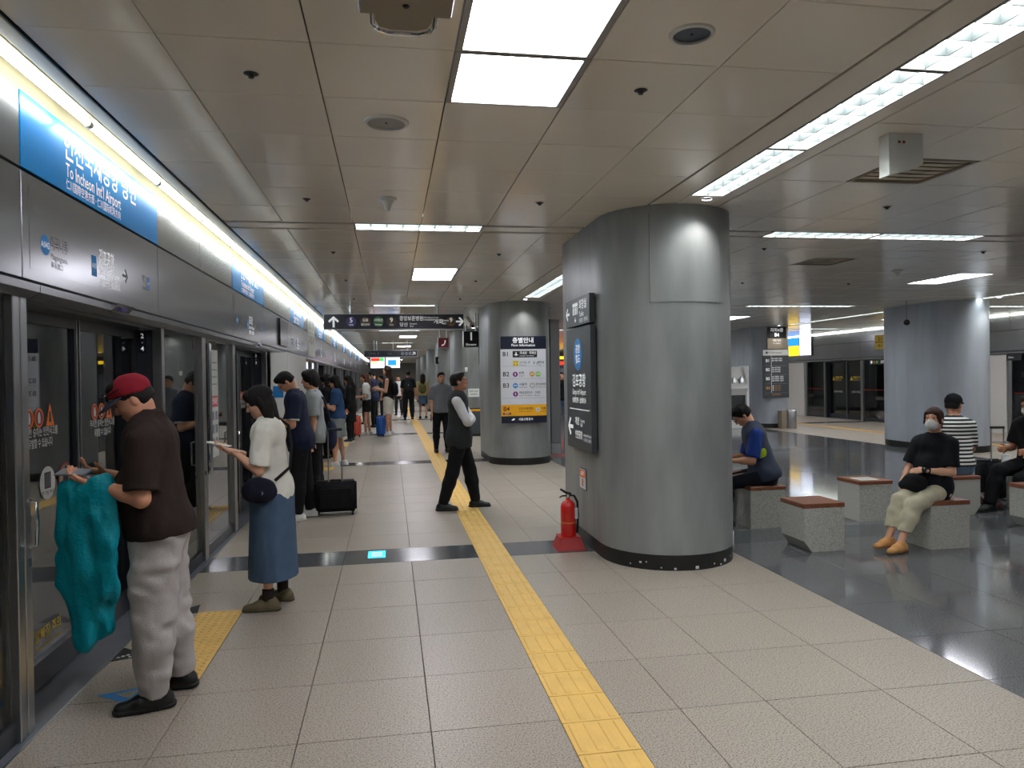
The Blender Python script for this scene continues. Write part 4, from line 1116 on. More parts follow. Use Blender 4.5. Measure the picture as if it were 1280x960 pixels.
MB().lathe([(.16, 0), (.165, .02), (.165, .52), (.155, .54)], n=24).build('drum', 'steel', b, True); box('side_box', (-.34, -.1, 0), (-.165, .14, .53), 'taupe', b, .01); MB().lathe([(.01, -.005), (.012, 0)], c=(-.04, -.165, .36), axis='y', n=10).build('latch', 'white', b)
# lit advertisements and yellow signs over the far doors
r = empty('advert_screen', (15.66, 26.2, 2.72)); tag(r, 'glowing blue, white and yellow advertisement screen over the far doors', 'screen')
box('housing', (0, -.85, -.42), (.05, .85, .42), 'black', r); box('picture_tile', (-.004, -.82, .0), (0, -.05, .40), 'screen_w', r); box('picture_tile', (-.004, .0, .0), (0, .82, .40), 'screen_b', r); box('picture_tile', (-.004, -.82, -.40), (0, -.05, -.01), 'screen_w', r); box('picture_tile', (-.004, .0, -.40), (0, .82, -.01), 'screen_y', r)
o = plate('platform_sign', .55, .45, .05, 'warn', face='-x', loc=(15.62, 21.3, 2.6)); tag(o, 'yellow platform number sign over the far doors beside the plain column', 'sign')
text('2-1', .16, 'black', o, (0, .1, .051), 'CENTER', .02); text('4-1', .16, 'black', o, (0, -.12, .051), 'CENTER', .02); plate('divider', .55, .02, .002, 'black', o, at=(0, 0, .05))
for y in (17.82 + 3.3, 17.0):
    o = plate('route_strip', 1.7, .16, .006, 'frame_dk', face='-x', loc=(15.66, y if y > 18 else 16.9, 1.96)); tag(o, 'dark route strip over the far doors, ' + ('beside the tall service panel' if y > 18 else 'behind the seated masked man'), 'sign')
    for q, m in enumerate(('letter', 'gold', 'lime')): disc('line_dot', .05, .002, m, o, (-.75 + .14 * q, 0, .006))
    text('김포공항 · 2', .10, 'letter', o, (-.30, 0, .0065), 'LEFT', .012); text('Gimpo', .06, 'letter', o, (.45, 0, .0065), 'LEFT', .01)
o = box('pale_panel', (15.60, 19.05, 0), (15.70, 20.3, 2.03), 'offwhite'); tag(o, 'tall pale service panel between the far doors beside the plain column', 'panel')
# steel-clad pillar and red floor mark seen between the two columns
r = empty('steel_pillar', (4.02, 17.9, 0)); tag(r, 'narrow polished steel-clad pillar beyond the second column', 'pillar')
box('core', (-.12, -.25, 0), (.12, .25, CEIL + .09), 'steel', r, .01); box('edge_trim', (-.135, -.26, 0), (-.12, -.20, CEIL + .09), 'frame_dk', r)
o = box('floor_mark', (3.12, 14.5, 0), (4.2, 15.15, .002), 'sign_red'); tag(o, 'dull red rectangle marked on the floor beyond the near column', 'floor mark')
r = empty('vending_kiosk', (9.7, 40, 0)); tag(r, 'distant kiosk with orange lit signs seen between the columns', 'kiosk')
box('body', (-1.2, 0, 0), (1.2, .8, 3.0), 'char_sign', r); box('lit_sign', (-1.1, -.02, 2.62), (1.1, 0, 2.78), 'screen_y', r); box('lit_sign', (-.6, -.02, 2.3), (.6, 0, 2.5), 'screen_r', r); box('shelf', (-1.1, -.02, .9), (1.1, 0, 2.1), 'letter_grey', r)

# far and rear ends of the hall
for nm, y in (('wall_far', Y1), ('wall_rear', Y0 - .2)):
    o = box(nm, (-6, y, -1.2), (20, y + .2, 4.2), 'trim'); tag(o, kind='structure')

# ================================================================ PEOPLE: bodies and clothes grown as smooth surfaces from tapered limbs
V3 = lambda *a: np.array(a, dtype=np.float32)
def unit(v): v = np.asarray(v, dtype=np.float32); return v / max(1e-9, float(np.linalg.norm(v)))

def vnoise(p, seed=0.0):
    i = np.floor(p); f = p - i; f = f * f * (3 - 2 * f)
    def h(ox, oy, oz):
        q = (i[..., 0] + ox) * 127.1 + (i[..., 1] + oy) * 311.7 + (i[..., 2] + oz) * 74.7 + seed * 19.19
        s = np.sin(q) * 43758.5453
        return s - np.floor(s)
    x, y, z = f[..., 0], f[..., 1], f[..., 2]
    a = h(0, 0, 0) * (1 - x) + h(1, 0, 0) * x; b = h(0, 1, 0) * (1 - x) + h(1, 1, 0) * x
    c = h(0, 0, 1) * (1 - x) + h(1, 0, 1) * x; d = h(0, 1, 1) * (1 - x) + h(1, 1, 1) * x
    return ((a * (1 - y) + b * y) * (1 - z) + (c * (1 - y) + d * y) * z) * 2 - 1

class Prim:
    def __init__(s, fn, lo, hi, clips=(), k=None, sub=False): s.fn = fn; s.lo = lo; s.hi = hi; s.clips = clips; s.k = k; s.sub = sub

def cone(a, b, ra, rb, flat=None, clips=(), k=None, sub=False):
    """tapered limb from a to b; flat=(axis, factor) squeezes it along an axis"""
    a = np.asarray(a, np.float32); b = np.asarray(b, np.float32)
    def fn(p):
        q = p - a; ba = b - a
        if flat is not None:
            n = unit(flat[0]); e = (q @ n)[..., None] * n; q = q + e * (1 / flat[1] - 1)
            bb = ba - (ba @ n) * n + (ba @ n) * n / flat[1]
        else: bb = ba
        t = np.clip((q @ bb) / max(1e-9, float(bb @ bb)), 0, 1)
        d = np.linalg.norm(q - t[..., None] * bb, axis=-1) - (ra + (rb - ra) * t)
        return d * (1.0 if flat is None else (0.5 + 0.5 * flat[1]))
    m = max(ra, rb) * 1.05
    return Prim(fn, np.minimum(a, b) - m, np.maximum(a, b) + m, clips, k, sub)

def ell(c, r, rot=None, clips=(), k=None, sub=False):
    c = np.asarray(c, np.float32); r = np.asarray(r, np.float32)
    Rm = np.eye(3, dtype=np.float32) if rot is None else np.asarray(rot, np.float32)   # columns = local axes
    def fn(p):
        q = ((p - c) @ Rm) / r
        k0 = np.linalg.norm(q, axis=-1); k1 = np.linalg.norm(q / r, axis=-1)
        return k0 * (k0 - 1) / np.maximum(k1, 1e-6)
    m = float(r.max()) * 1.05
    return Prim(fn, c - m, c + m, clips, k, sub)

def surface(prims, h, k=0.02, clip=(), noise=(), grow=0.0):
    """smooth union of the prims -> vertices, quads (naive surface nets)"""
    adds = [p for p in prims if not p.sub]
    lo = np.min([p.lo for p in adds], axis=0) - 3 * h; hi = np.max([p.hi for p in adds], axis=0) + 3 * h
    n = np.ceil((hi - lo) / h).astype(int) + 1
    ax = [lo[i] + h * np.arange(n[i], dtype=np.float32) for i in range(3)]
    F = np.full(n, 0.12, dtype=np.float32)
    for p in prims:
        pad = 0.06 if not p.sub else 0.02
        i0 = np.clip(np.floor((p.lo - pad - lo) / h).astype(int), 0, n - 1); i1 = np.clip(np.ceil((p.hi + pad - lo) / h).astype(int) + 1, 1, n)
        if np.any(i1 <= i0): continue
        sl = tuple(slice(a, b) for a, b in zip(i0, i1))
        g = np.stack(np.meshgrid(*[ax[i][sl[i]] for i in range(3)], indexing='ij'), -1)
        d = p.fn(g) - grow
        for (q, nn) in p.clips: d = np.maximum(d, (g - np.asarray(q, np.float32)) @ unit(nn))
        cur = F[sl]; kk = k if p.k is None else p.k
        if p.sub: F[sl] = np.maximum(cur, -d)
        else:
            hh = np.clip(0.5 + 0.5 * (cur - d) / kk, 0, 1)
            F[sl] = cur + (d - cur) * hh - kk * hh * (1 - hh)
    if noise or clip:
        g = np.stack(np.meshgrid(*ax, indexing='ij'), -1)
        if noise:
            near = np.abs(F) < 0.05
            pts = g[near]; acc = np.zeros(len(pts), np.float32)
            for (amp, fr, seed) in noise: acc += amp * vnoise(pts * np.asarray(fr, np.float32), seed)
            F[near] += acc
        for (q, nn) in clip: F = np.maximum(F, (g - np.asarray(q, np.float32)) @ unit(nn))
    F[0] = F[-1] = 0.1; F[:, 0] = F[:, -1] = 0.1; F[:, :, 0] = F[:, :, -1] = 0.1
    s = F < 0
    c8 = np.stack([s[i:n[0] - 1 + i, j:n[1] - 1 + j, l:n[2] - 1 + l] for i in (0, 1) for j in (0, 1) for l in (0, 1)], 0)
    m = c8.any(0) & ~c8.all(0)
    ci = np.argwhere(m)
    if len(ci) == 0: return np.zeros((0, 3)), []
    off = np.array([(i, j, l) for i in (0, 1) for j in (0, 1) for l in (0, 1)])
    vals = np.stack([F[ci[:, 0] + o[0], ci[:, 1] + o[1], ci[:, 2] + o[2]] for o in off], 1)
    pos = np.zeros((len(ci), 3)); cnt = np.zeros(len(ci))
    for a in range(8):
        for bit in (1, 2, 4):
            b = a | bit
            if b == a: continue
            va, vb = vals[:, a], vals[:, b]; x = (va < 0) != (vb < 0)
            t = np.where(x, va / np.where(x, va - vb, 1), 0)
            pos += np.where(x[:, None], off[a] + t[:, None] * (off[b] - off[a]), 0); cnt += x
    pos = (ci + pos / cnt[:, None]) * h + lo
    idx = np.full(m.shape, -1, int); idx[m] = np.arange(len(ci))
    quads = []
    for d in range(3):
        e, f = [q for q in range(3) if q != d]
        A = s[tuple(slice(0, n[q] - 1) if q == d else slice(1, n[q] - 1) for q in range(3))]
        B = s[tuple(slice(1, n[q]) if q == d else slice(1, n[q] - 1) for q in range(3))]
        ed = np.argwhere(A != B); sgn = A[tuple(ed.T)]
        ed = ed + np.array([0 if q == d else 1 for q in range(3)])
        ue = np.eye(3, dtype=int)[e]; uf = np.eye(3, dtype=int)[f]
        q0 = idx[tuple((ed - ue - uf).T)]; q1 = idx[tuple((ed - uf).T)]; q2 = idx[tuple(ed.T)]; q3 = idx[tuple((ed - ue).T)]
        Q = np.stack([q0, q1, q2, q3], 1)
        fl = sgn if d != 1 else ~sgn
        Q[~fl] = Q[~fl][:, ::-1]
        quads.append(Q)
    return pos, np.concatenate(quads)

def grown(name, shells, mat, parent):
    """one mesh object from one or several surfaces"""
    vs = []; fs = []; n = 0
    for v, f in shells:
        if len(v) == 0: continue
        vs.append(np.asarray(v)); fs.append(np.asarray(f) + n); n += len(v)
    V = np.concatenate(vs); Q = np.concatenate(fs)
    me = bpy.data.meshes.new(name)
    me.vertices.add(len(V)); me.vertices.foreach_set('co', V.astype(np.float32).ravel())
    me.loops.add(len(Q) * 4); me.loops.foreach_set('vertex_index', Q.astype(np.int32).ravel())
    me.polygons.add(len(Q)); me.polygons.foreach_set('loop_start', np.arange(0, len(Q) * 4, 4, dtype=np.int32)); me.polygons.foreach_set('loop_total', np.full(len(Q), 4, dtype=np.int32))
    me.update(calc_edges=True); me.validate()
    me.polygons.foreach_set('use_smooth', [True] * len(me.polygons))
    me.materials.append(M[mat] if isinstance(mat, str) else mat)
    o = bpy.data.objects.new(name, me); link(o, parent)
    return o

def rotm(nod=0, yaw=0, tilt=0):
    return np.array((Euler((-math.radians(nod), math.radians(tilt), math.radians(yaw)), 'XYZ').to_matrix()), dtype=np.float32)

_cl = {}
def cloth(rgb, rough=0.85, bump=0.25, scale=180):
    k = (rgb, rough, bump)
    if k not in _cl:
        m = _cl[k] = plain('cloth_%d_%d_%d' % rgb, rgb, rough, spec=0.25, vary=0.10, vscale=7, bump=bump, bscale=scale, sheen=0.0)
        n, l = m.node_tree.nodes, m.node_tree.links          # soft creases over the weave
        g = n.new('ShaderNodeNewGeometry'); mp = n.new('ShaderNodeMapping'); mp.inputs['Scale'].default_value = (1.0, 1.0, .55); mp.inputs['Rotation'].default_value = (.5, .35, 0)
        l.new(g.outputs['Position'], mp.inputs['Vector'])
        t = n.new('ShaderNodeTexNoise'); t.inputs['Scale'].default_value = 8; t.inputs['Detail'].default_value = 1.5; t.inputs['Distortion'].default_value = .5
        l.new(mp.outputs[0], t.inputs['Vector'])
        b2 = n.new('ShaderNodeBump'); b2.inputs['Strength'].default_value = .4; b2.inputs['Distance'].default_value = .035
        l.new(t.outputs['Fac'], b2.inputs['Height'])
        old = [q for q in n if q.type == 'BUMP' and q != b2]
        if old: l.new(old[0].outputs[0], b2.inputs['Normal'])
        l.new(b2.outputs[0], n['Principled BSDF'].inputs['Normal'])
    return _cl[k]
def skin(rgb=(206, 150, 120)):
    k = ('skin', rgb)
    if k not in _cl:
        _cl[k] = plain('skin_%d_%d_%d' % rgb, rgb, 0.5, spec=0.4, vary=0.07, vscale=16)
        b = _cl[k].node_tree.nodes['Principled BSDF']; b.inputs['Subsurface Weight'].default_value = 0.0
    return _cl[k]
def hairm(rgb=(22, 19, 18)):
    k = ('hair', rgb)
    if k not in _cl: _cl[k] = plain('hair_%d_%d_%d' % rgb, rgb, 0.62, spec=0.22, vary=0.25, vscale=60, bump=0.5, bscale=140)
    return _cl[k]

class Person:
    def __init__(s, label, loc, heading, H=1.70, fat=1.0, lean=0, twist=0, legs=None, arms=None, head=(0, 0, 0), seat=None, h=0.012, skin_rgb=(206, 150, 120), sh=1.0, sit_off=0.0):
        s.h = h; s.fat = fat; sc = s.sc = H / 1.72; s.H = H
        s.root = empty('person', (loc[0], loc[1], 0), math.radians(heading)); tag(s.root, label, 'person')
        legs = legs or {}; arms = arms or {}
        L = dict(L=(0, 3, 0), R=(0, 3, 0)); L.update(legs)
        A = dict(L=((.12, .02, -1), (.05, .12, -1)), R=((.12, .02, -1), (.05, .12, -1))); A.update(arms)
        l = math.radians(lean)
        u = s.u = V3(0, math.sin(l), math.cos(l)); f = s.f = V3(0, math.cos(l), -math.sin(l))
        tw = math.radians(twist)
        xs = V3(math.cos(tw), math.sin(tw), 0); s.xs = xs; s.fs = unit(np.cross(s.u, xs))   # shoulder line, chest facing
        off = {}; kn = {}; an = {}
        for side, sg in (('L', -1), ('R', 1)):
            p, ab, kf = [math.radians(v) for v in L[side][:3]]
            th = V3(sg * math.sin(ab), math.sin(p) * math.cos(ab), -math.cos(p) * math.cos(ab))
            q = p - kf
            shn = V3(sg * math.sin(ab) * .4, math.sin(q), -math.cos(q))
            hip = V3(sg * .092 * sc, 0, -.025 * sc)
            k_ = hip + th * .425 * sc; a_ = k_ + unit(shn) * .405 * sc
            off[side] = hip; kn[side] = k_; an[side] = a_
        if seat is None: pz = .082 * sc - min(an['L'][2], an['R'][2])
        else: pz = seat + .105 * fat
        P = s.P = V3(0, sit_off, pz)
        s.hip = {k_: off[k_] + P for k_ in 'LR'}; s.kn = {k_: kn[k_] + P for k_ in 'LR'}; s.an = {k_: an[k_] + P for k_ in 'LR'}
        s.legs = L
        s.C = P + u * .485 * sc; s.N = P + u * .535 * sc
        nod, yaw, tilt = head
        s.HR = rotm(nod + lean * .5, yaw, tilt)
        hu = s.HR @ V3(0, 0, 1); hf = s.HR @ V3(0, 1, 0)
        s.Hc = s.N + unit(u * .6 + hu * .5 + V3(0, .12, 0)) * .152 * sc + hf * .018
        s.shd = {}; s.el = {}; s.wr = {}; s.hd = {}; s.hn = {}
        for side, sg in (('L', -1), ('R', 1)):
            a = A[side]; ua, fa = unit((a[0][0] * sg, a[0][1], a[0][2])), unit((a[1][0] * sg, a[1][1], a[1][2]))
            s.shd[side] = s.C + xs * (sg * .172 * sc * sh) - u * .038
            s.el[side] = s.shd[side] + ua * .285 * sc; s.wr[side] = s.el[side] + fa * .245 * sc
            hdv = fa if len(a) < 3 or a[2] is None else unit((a[2][0] * sg, a[2][1], a[2][2]))
            s.hd[side] = hdv
            s.hn[side] = unit((a[3][0] * sg, a[3][1], a[3][2])) if len(a) > 3 else unit(np.cross(hdv, V3(0, 0, 1)) * sg + V3(0, .01, 0))
            s.curl = getattr(s, 'curl', {}); s.curl[side] = a[4] if len(a) > 4 else .5
        s.skin = skin(skin_rgb)
        s.sh = sh

    # --- pieces
    def torso(s, g=0.0, chest=1.0, belly=0.0):
        P, u, f, sc, F = s.P, s.u, s.f, s.sc, s.fat
        R_ = []
        R_.append(cone(P + u * .02, P + u * .20 * sc, .150 * F * sc + g, .142 * F * sc + g, (f, .72), k=.05))
        R_.append(cone(P + u * .20 * sc, P + u * .40 * sc, .142 * F * sc + g, .158 * F * sc * chest * s.sh + g, (s.fs, .66), k=.05))
        R_.append(cone(s.C - s.xs * .115 * sc * s.sh - u * .042, s.C + s.xs * .115 * sc * s.sh - u * .042, .068 * sc + g, .068 * sc + g, k=.06))
        if belly: R_.append(ell(P + u * .17 * sc + f * (.055 * F), V3(.125 * F + g, .07 + belly + g, .14), k=.06))
        return R_
    def seat_prims(s, g=0.0):
        F, sc = s.fat, s.sc; m = (s.hip['L'] + s.hip['R']) / 2
        return [ell(m + V3(0, -.012, .02), V3(.172 * F * sc + g, .122 * F * sc + g, .135 * sc + g), k=.05)]
    def leg(s, side, g=(0, 0, 0), clips=()):
        sc, F = s.sc, s.fat
        h_, k_, a_ = s.hip[side], s.kn[side], s.an[side]
        return [cone(h_, k_, .086 * F * sc + g[0], .058 * F * sc + g[1], clips=clips, k=.03), cone(k_, k_ + (a_ - k_) * .35, .058 * sc * F + g[1], .056 * sc * F + g[1] * .6 + g[2] * .4, clips=clips, k=.03),
                cone(k_ + (a_ - k_) * .35, a_, .056 * sc * F + g[1] * .6 + g[2] * .4, .036 * sc + g[2], clips=clips, k=.03)]
    def arm(s, side, g=0.0, sleeve=None, fore=1.0):
        sc, F = s.sc, .5 + .5 * s.fat
        S_, E_, W_ = s.shd[side], s.el[side], s.wr[side]
        if sleeve is None:
            return [cone(S_, E_, .050 * sc * F + g, .040 * sc * F + g, k=.02), cone(E_, E_ + (W_ - E_) * .35, .040 * sc * F + g, .039 * sc * F + g, k=.02), cone(E_ + (W_ - E_) * .35, W_, .039 * sc * F + g, .026 * sc + g, (s.hn[side], .8), k=.02)]
        if sleeve <= 1.0:
            e = S_ + (E_ - S_) * sleeve
            return [cone(S_, S_ + (E_ - S_) * min(1, sleeve + .15), .060 * sc * F + g, .058 * sc * F + g + .008, clips=((e, E_ - S_),), k=.03)]
        e = E_ + (W_ - E_) * (sleeve - 1)
        return [cone(S_, E_, .060 * sc * F + g, .052 * sc * F + g, k=.03), cone(E_, E_ + (W_ - E_) * min(1.0, sleeve - 1 + .1), .052 * sc * F + g, .040 * sc * F + g, clips=((e, W_ - E_),), k=.03)]
    def hand(s, side):
        """palm, four fingers of different lengths and a thumb"""
        sc = s.sc; W_ = s.wr[side]; d = s.hd[side]; n = unit(s.hn[side] - d * float(s.hn[side] @ d)); sg = -1 if side == 'L' else 1
        x = np.cross(d, n) ; c = s.curl[side]
        pr = [cone(W_ - d * .03, W_ + d * .02, .026 * sc, .027 * sc, (n, .7), k=.012)]
        pc = W_ + d * .052 * sc
        pr.append(ell(pc, V3(.040, .046, .0155) * sc, np.stack([x, d, n], 1), k=.012))
        for i, (ox, ln) in enumerate(((-.028, .068), (-.009, .078), (.010, .073), (.027, .058))):
            b = W_ + (d * .085 + x * ox) * sc
            d1 = unit(d * math.cos(c) + n * math.sin(c)); d2 = unit(d * math.cos(c * 2.3) + n * math.sin(c * 2.3)); d3 = unit(d * math.cos(c * 3.1) + n * math.sin(c * 3.1))
            p1 = b + d1 * ln * .48 * sc; p2 = p1 + d2 * ln * .32 * sc; p3 = p2 + d3 * ln * .26 * sc
            pr += [cone(b, p1, .0095, .0088, k=.004), cone(p1, p2, .0088, .0080, k=.003), cone(p2, p3, .0080, .0068, k=.003)]
        for ts in (-1,):
            b = W_ + (d * .028 + x * (-.026)) * sc
            t1 = b + unit(d * .6 - x * .65 + n * .45) * .042 * sc; t2 = t1 + unit(d * .85 - x * .15 + n * (.35 + c * .3)) * .034 * sc
            pr += [cone(b, t1, .014, .0105, k=.01), cone(t1, t2, .0105, .008, k=.004)]
        return pr
    def head_prims(s, jaw=1.0):
        R_, c, q = s.HR, s.Hc, s.sc * .98
        T = lambda x, y, z: c + R_ @ (V3(x, y, z) * q)
        rr = lambda *a: V3(*a) * q
        pr = [ell(T(0, -.012, .028), rr(.077, .094, .088), R_), ell(T(0, .018, -.03), rr(.064 * jaw, .074, .086), R_, k=.03), ell(T(0, .058, -.088), rr(.030 * jaw, .030, .024), R_, k=.03),
              ell(T(.040 * jaw, .02, -.068), rr(.024, .04, .03), R_, k=.03), ell(T(-.040 * jaw, .02, -.068), rr(.024, .04, .03), R_, k=.03),
              cone(T(0, .086, .014), T(0, .108, -.022), .0085 * q, .0125 * q, k=.012), ell(T(.012, .097, -.028), rr(.009, .009, .008), R_, k=.008), ell(T(-.012, .097, -.028), rr(.009, .009, .008), R_, k=.008),
              ell(T(0, .078, .030), rr(.052, .017, .012), R_, k=.02), ell(T(0, .088, -.054), rr(.022, .010, .0065), R_, k=.006), ell(T(0, .085, -.066), rr(.019, .010, .0065), R_, k=.006),
              ell(T(.032, .066, -.02), rr(.020, .018, .016), R_, k=.02), ell(T(-.032, .066, -.02), rr(.020, .018, .016), R_, k=.02)]
        for sg in (-1, 1):
            pr.append(ell(T(sg * .077, -.008, -.008), rr(.009, .019, .031), R_ @ rotm(-12, sg * -18, 0), k=.008))
            pr.append(ell(T(sg * .029, .093, .008), rr(.014, .010, .007), R_, sub=True))
        # neck
        pr.append(cone(s.N - s.u * .04, T(0, -.022, -.06), .062 * q, .054 * q, k=.025))
        return pr
    def body(s, arms=True, legs='LR', hands='LR', lower=True, jaw=1.0, torso=True):
        h = s.h
        pr = s.torso(-.018)
        if lower:
            pr += s.seat_prims(-.012)
            for k_ in legs: pr += s.leg(k_, (-.012, -.01, -.004))
        pr.append(cone(s.C - s.u * .02, s.N + s.u * .02, .062, .056, k=.03))
        for k_ in 'LR': pr += s.arm(k_)
        sh = [surface(pr, h, .02), surface(s.head_prims(jaw), min(h * .62, .009), .016)]
        for k_ in hands: sh.append(surface(s.hand(k_), min(.0055, h * .5) if h < .013 else .0075, .006))
        s.bodyo = grown('body', sh, s.skin, s.root)
        # eyes and brows
        T = lambda x, y, z: s.Hc + s.HR @ (V3(x, y, z) * s.sc * .98)
        if h < .016:
            for sg in (-1, 1):
                v, f = surface([ell(T(sg * .029, .085, .008), V3(.013, .008, .0062) * s.sc, s.HR)], .0028)
                grown('eye', [(v, f)], 'frame_dk', s.root)
                v, f = surface([cone(T(sg * .014, .094, .031), T(sg * .046, .083, .030), .0042, .003)], .0028)
                grown('eyebrow', [(v, f)], hairm(), s.root)
            v, f = surface([ell(T(0, .0945, -.060), V3(.020, .006, .0042) * s.sc, s.HR)], .0026)
            grown('mouth', [(v, f)], skin((168, 92, 84)), s.root)
        return s
    def top(s, mat, sleeve=.62, hem=-.06, g=.012, name='shirt', belly=0.0, chest=1.0, flare=0.0, collar=.0, fold=.006, sleeves='LR', neck=True):
        """shirt, jacket or vest; hem is measured from the pelvis along the spine"""
        P, u, f, sc = s.P, s.u, s.f, s.sc
        pr = s.torso(g, chest, belly)
        if hem < .02:
            pr.append(cone(P + u * (hem - .06), P + u * .06, (.158 + flare) * s.fat * sc + g, .150 * s.fat * sc + g, (f, .76), k=.05))
            for q in s.seat_prims(g + .006 + flare * .4): pr.append(q)
        for k_ in sleeves: pr += s.arm(k_, g * .6, sleeve)
        if neck: pr.append(cone(s.C - u * .02, s.N + u * (.004 + collar), .074 * sc + g * .3, .064 * sc + g * .2, clips=((s.N + u * (.002 + collar) + s.fs * .0, u + s.fs * -.25),), k=.03))
        v, q = surface(pr, s.h, .03, clip=((P + u * hem, -u),), noise=((fold, (9, 9, 5), 1.3), (fold * .5, (22, 22, 13), 4.1)))
        return grown(name, [(v, q)], mat, s.root)
    def trousers(s, mat, length=1.0, g=(.016, .016, .016), name='trousers', waist=.07, fold=.006, crease=0.0):
        pr = s.seat_prims(.008)
        P, u = s.P, s.u
        pr.append(cone(P - u * .02, P + u * waist, .150 * s.fat * s.sc + .004, .142 * s.fat * s.sc + .002, (s.f, .74), k=.05))
        for k_ in 'LR':
            h_, kn_, a_ = s.hip[k_], s.kn[k_], s.an[k_]
            if length >= .5: e = kn_ + (a_ - kn_) * ((length - .5) * 2); d = a_ - kn_; d = V3(0, 0, -1) * .55 + unit(d)
            else: e = h_ + (kn_ - h_) * (length * 2); d = kn_ - h_
            cl = ((e, d),)
            L_ = s.leg(k_, g)
            if length < .5: L_ = [cone(h_, kn_, .086 * s.fat * s.sc + g[0], .064 * s.fat * s.sc + g[1], clips=cl, k=.03)]
            else:
                for p in L_[1:]: p.clips = cl
            pr += L_
        v, q = surface(pr, s.h, .025, clip=((P + u * waist, u),), noise=((fold, (10, 10, 6), 7.7), (fold * .6, (16, 16, 22), 2.2)))
        return grown(name, [(v, q)], mat, s.root)
    def skirt(s, mat, z0, r0, r1, depth=.8, name='skirt', fold=.008):
        P = s.P
        pr = [cone(P + V3(0, 0, .08), P + V3(0, 0, -.04), .145 * s.fat, .175 * s.fat, (V3(0, 1, 0), .78)), cone(P + V3(0, 0, -.06), V3(P[0], P[1], z0 - .12), r0, r1, (V3(0, 1, 0), depth), k=.05)]
        v, q = surface(pr, s.h, .04, clip=((V3(0, 0, z0), V3(0, 0, -1)), (P + V3(0, 0, .09), V3(0, 0, 1))), noise=((fold, (14, 14, 2.2), 3.3), (fold * .4, (30, 30, 6), 5)))
        return grown(name, [(v, q)], mat, s.root)
    def shoes(s, mat, sole=None, out=8, low=True, g=0.0, yaw=None, sock=None, pitch=None):
        for side, sg in (('L', -1), ('R', 1)):
            a_ = s.an[side]; y = math.radians(-sg * out if yaw is None else yaw[0 if side == 'L' else 1])
            d = V3(-math.sin(y), math.cos(y), 0); sc = s.sc; gz = a_[2] - .082 * sc; x = V3(math.cos(y), math.sin(y), 0)
            B = V3(a_[0], a_[1], gz)
            T = lambda fx, fy, fz: B + x * fx * sc + d * fy * sc + V3(0, 0, fz * sc)
            pr = [cone(T(0, -.045, .040), T(0, .06, .042), .042 * sc + g, .043 * sc + g, k=.02), cone(T(0, .06, .038), T(-.004 * sg, .155, .028), .044 * sc + g, .036 * sc + g, (V3(0, 0, 1), .8), k=.03), cone(T(0, -.02, .04), T(0, -.012, .098 if low else .15), .042 * sc + g, .044 * sc + g, clips=((T(0, 0, .098 if low else .15), V3(0, 0, 1)),), k=.03)]
            v, q = surface(pr, min(s.h, .010), .02, clip=((T(0, 0, .004), V3(0, 0, -1)),))
            o = grown('shoe', [(v, q)], mat, s.root)
            if sole is not None:
                pr = [cone(T(0, -.05, .02), T(0, .06, .02), .046 * sc + g, .047 * sc + g), cone(T(0, .06, .02), T(-.004 * sg, .158, .02), .047 * sc + g, .040 * sc + g)]
                v, q = surface(pr, min(s.h, .008), .01, clip=((T(0, 0, .001), V3(0, 0, -1)), (T(0, 0, .026), V3(0, 0, 1))))
                grown('sole', [(v, q)], sole, o)
            if sock is not None:
                v, q = surface([cone(a_ + V3(0, 0, -.02), a_ + V3(0, 0, .10), .043 * sc, .046 * sc)], s.h, .01, clip=((a_ + V3(0, 0, .085), V3(0, 0, 1)),)); grown('sock', [(v, q)], sock, s.root)
    def T(s, x, y, z): return s.Hc + s.HR @ (V3(x, y, z) * s.sc * .98)
    def hair(s, style='short', rgb=(22, 19, 18), length=.3, vol=1.0):
        R_, q = s.HR, s.sc * .98; T = s.T
        rr = lambda *a: V3(*a) * q
        D = lambda x, y, z: R_ @ V3(x, y, z)
        c = []
        front = (T(0, .070, .058), D(0, .86, -.55)) if style == 'short' else (T(0, .082, .030), D(0, .9, -.35))
        low = (T(0, 0, -.055 if style == 'short' else -.095), D(0, -.18, -1))
        pr = [ell(T(0, -.012, .032), rr(.084 * vol, .103 * vol, .098 * vol), R_, clips=(front, low))]
        if style == 'short':
            pr.append(ell(T(0, -.05, -.02), rr(.072, .062, .07), R_, clips=((T(0, -.035, 0), D(0, 1, .1)), low), k=.02))
            pr.append(ell(T(0, .045, .095), rr(.060 * vol, .045, .032), R_, k=.025))
        if style in ('bowl', 'bob', 'long'):
            pr = [ell(T(0, -.012, .032), rr(.088 * vol, .106 * vol, .102 * vol), R_, clips=(front, low))]
            pr.append(ell(T(0, .05, .085), rr(.066 * vol, .052, .045), R_, k=.02))
            for sg in (-1, 1): pr.append(cone(T(sg * .070, -.015, .03), T(sg * .078, -.012, -.05 if style == 'bowl' else -.105), .030 * q * vol, .022 * q, clips=((T(0, .035, 0), D(0, 1, .0)),), k=.02))
            pr.append(ell(T(0, -.055, -.03), rr(.078 * vol, .058 * vol, .085), R_, k=.02))
        if style == 'bob':
            for sg in (-1, 1): pr.append(cone(T(sg * .06, -.04, -.05), T(sg * .075, -.035, -.16), .036 * q, .026 * q, k=.03))
            pr.append(cone(T(0, -.07, -.03), T(0, -.065, -.165), .06 * q, .045 * q, (D(0, 1, 0), .7), k=.03))
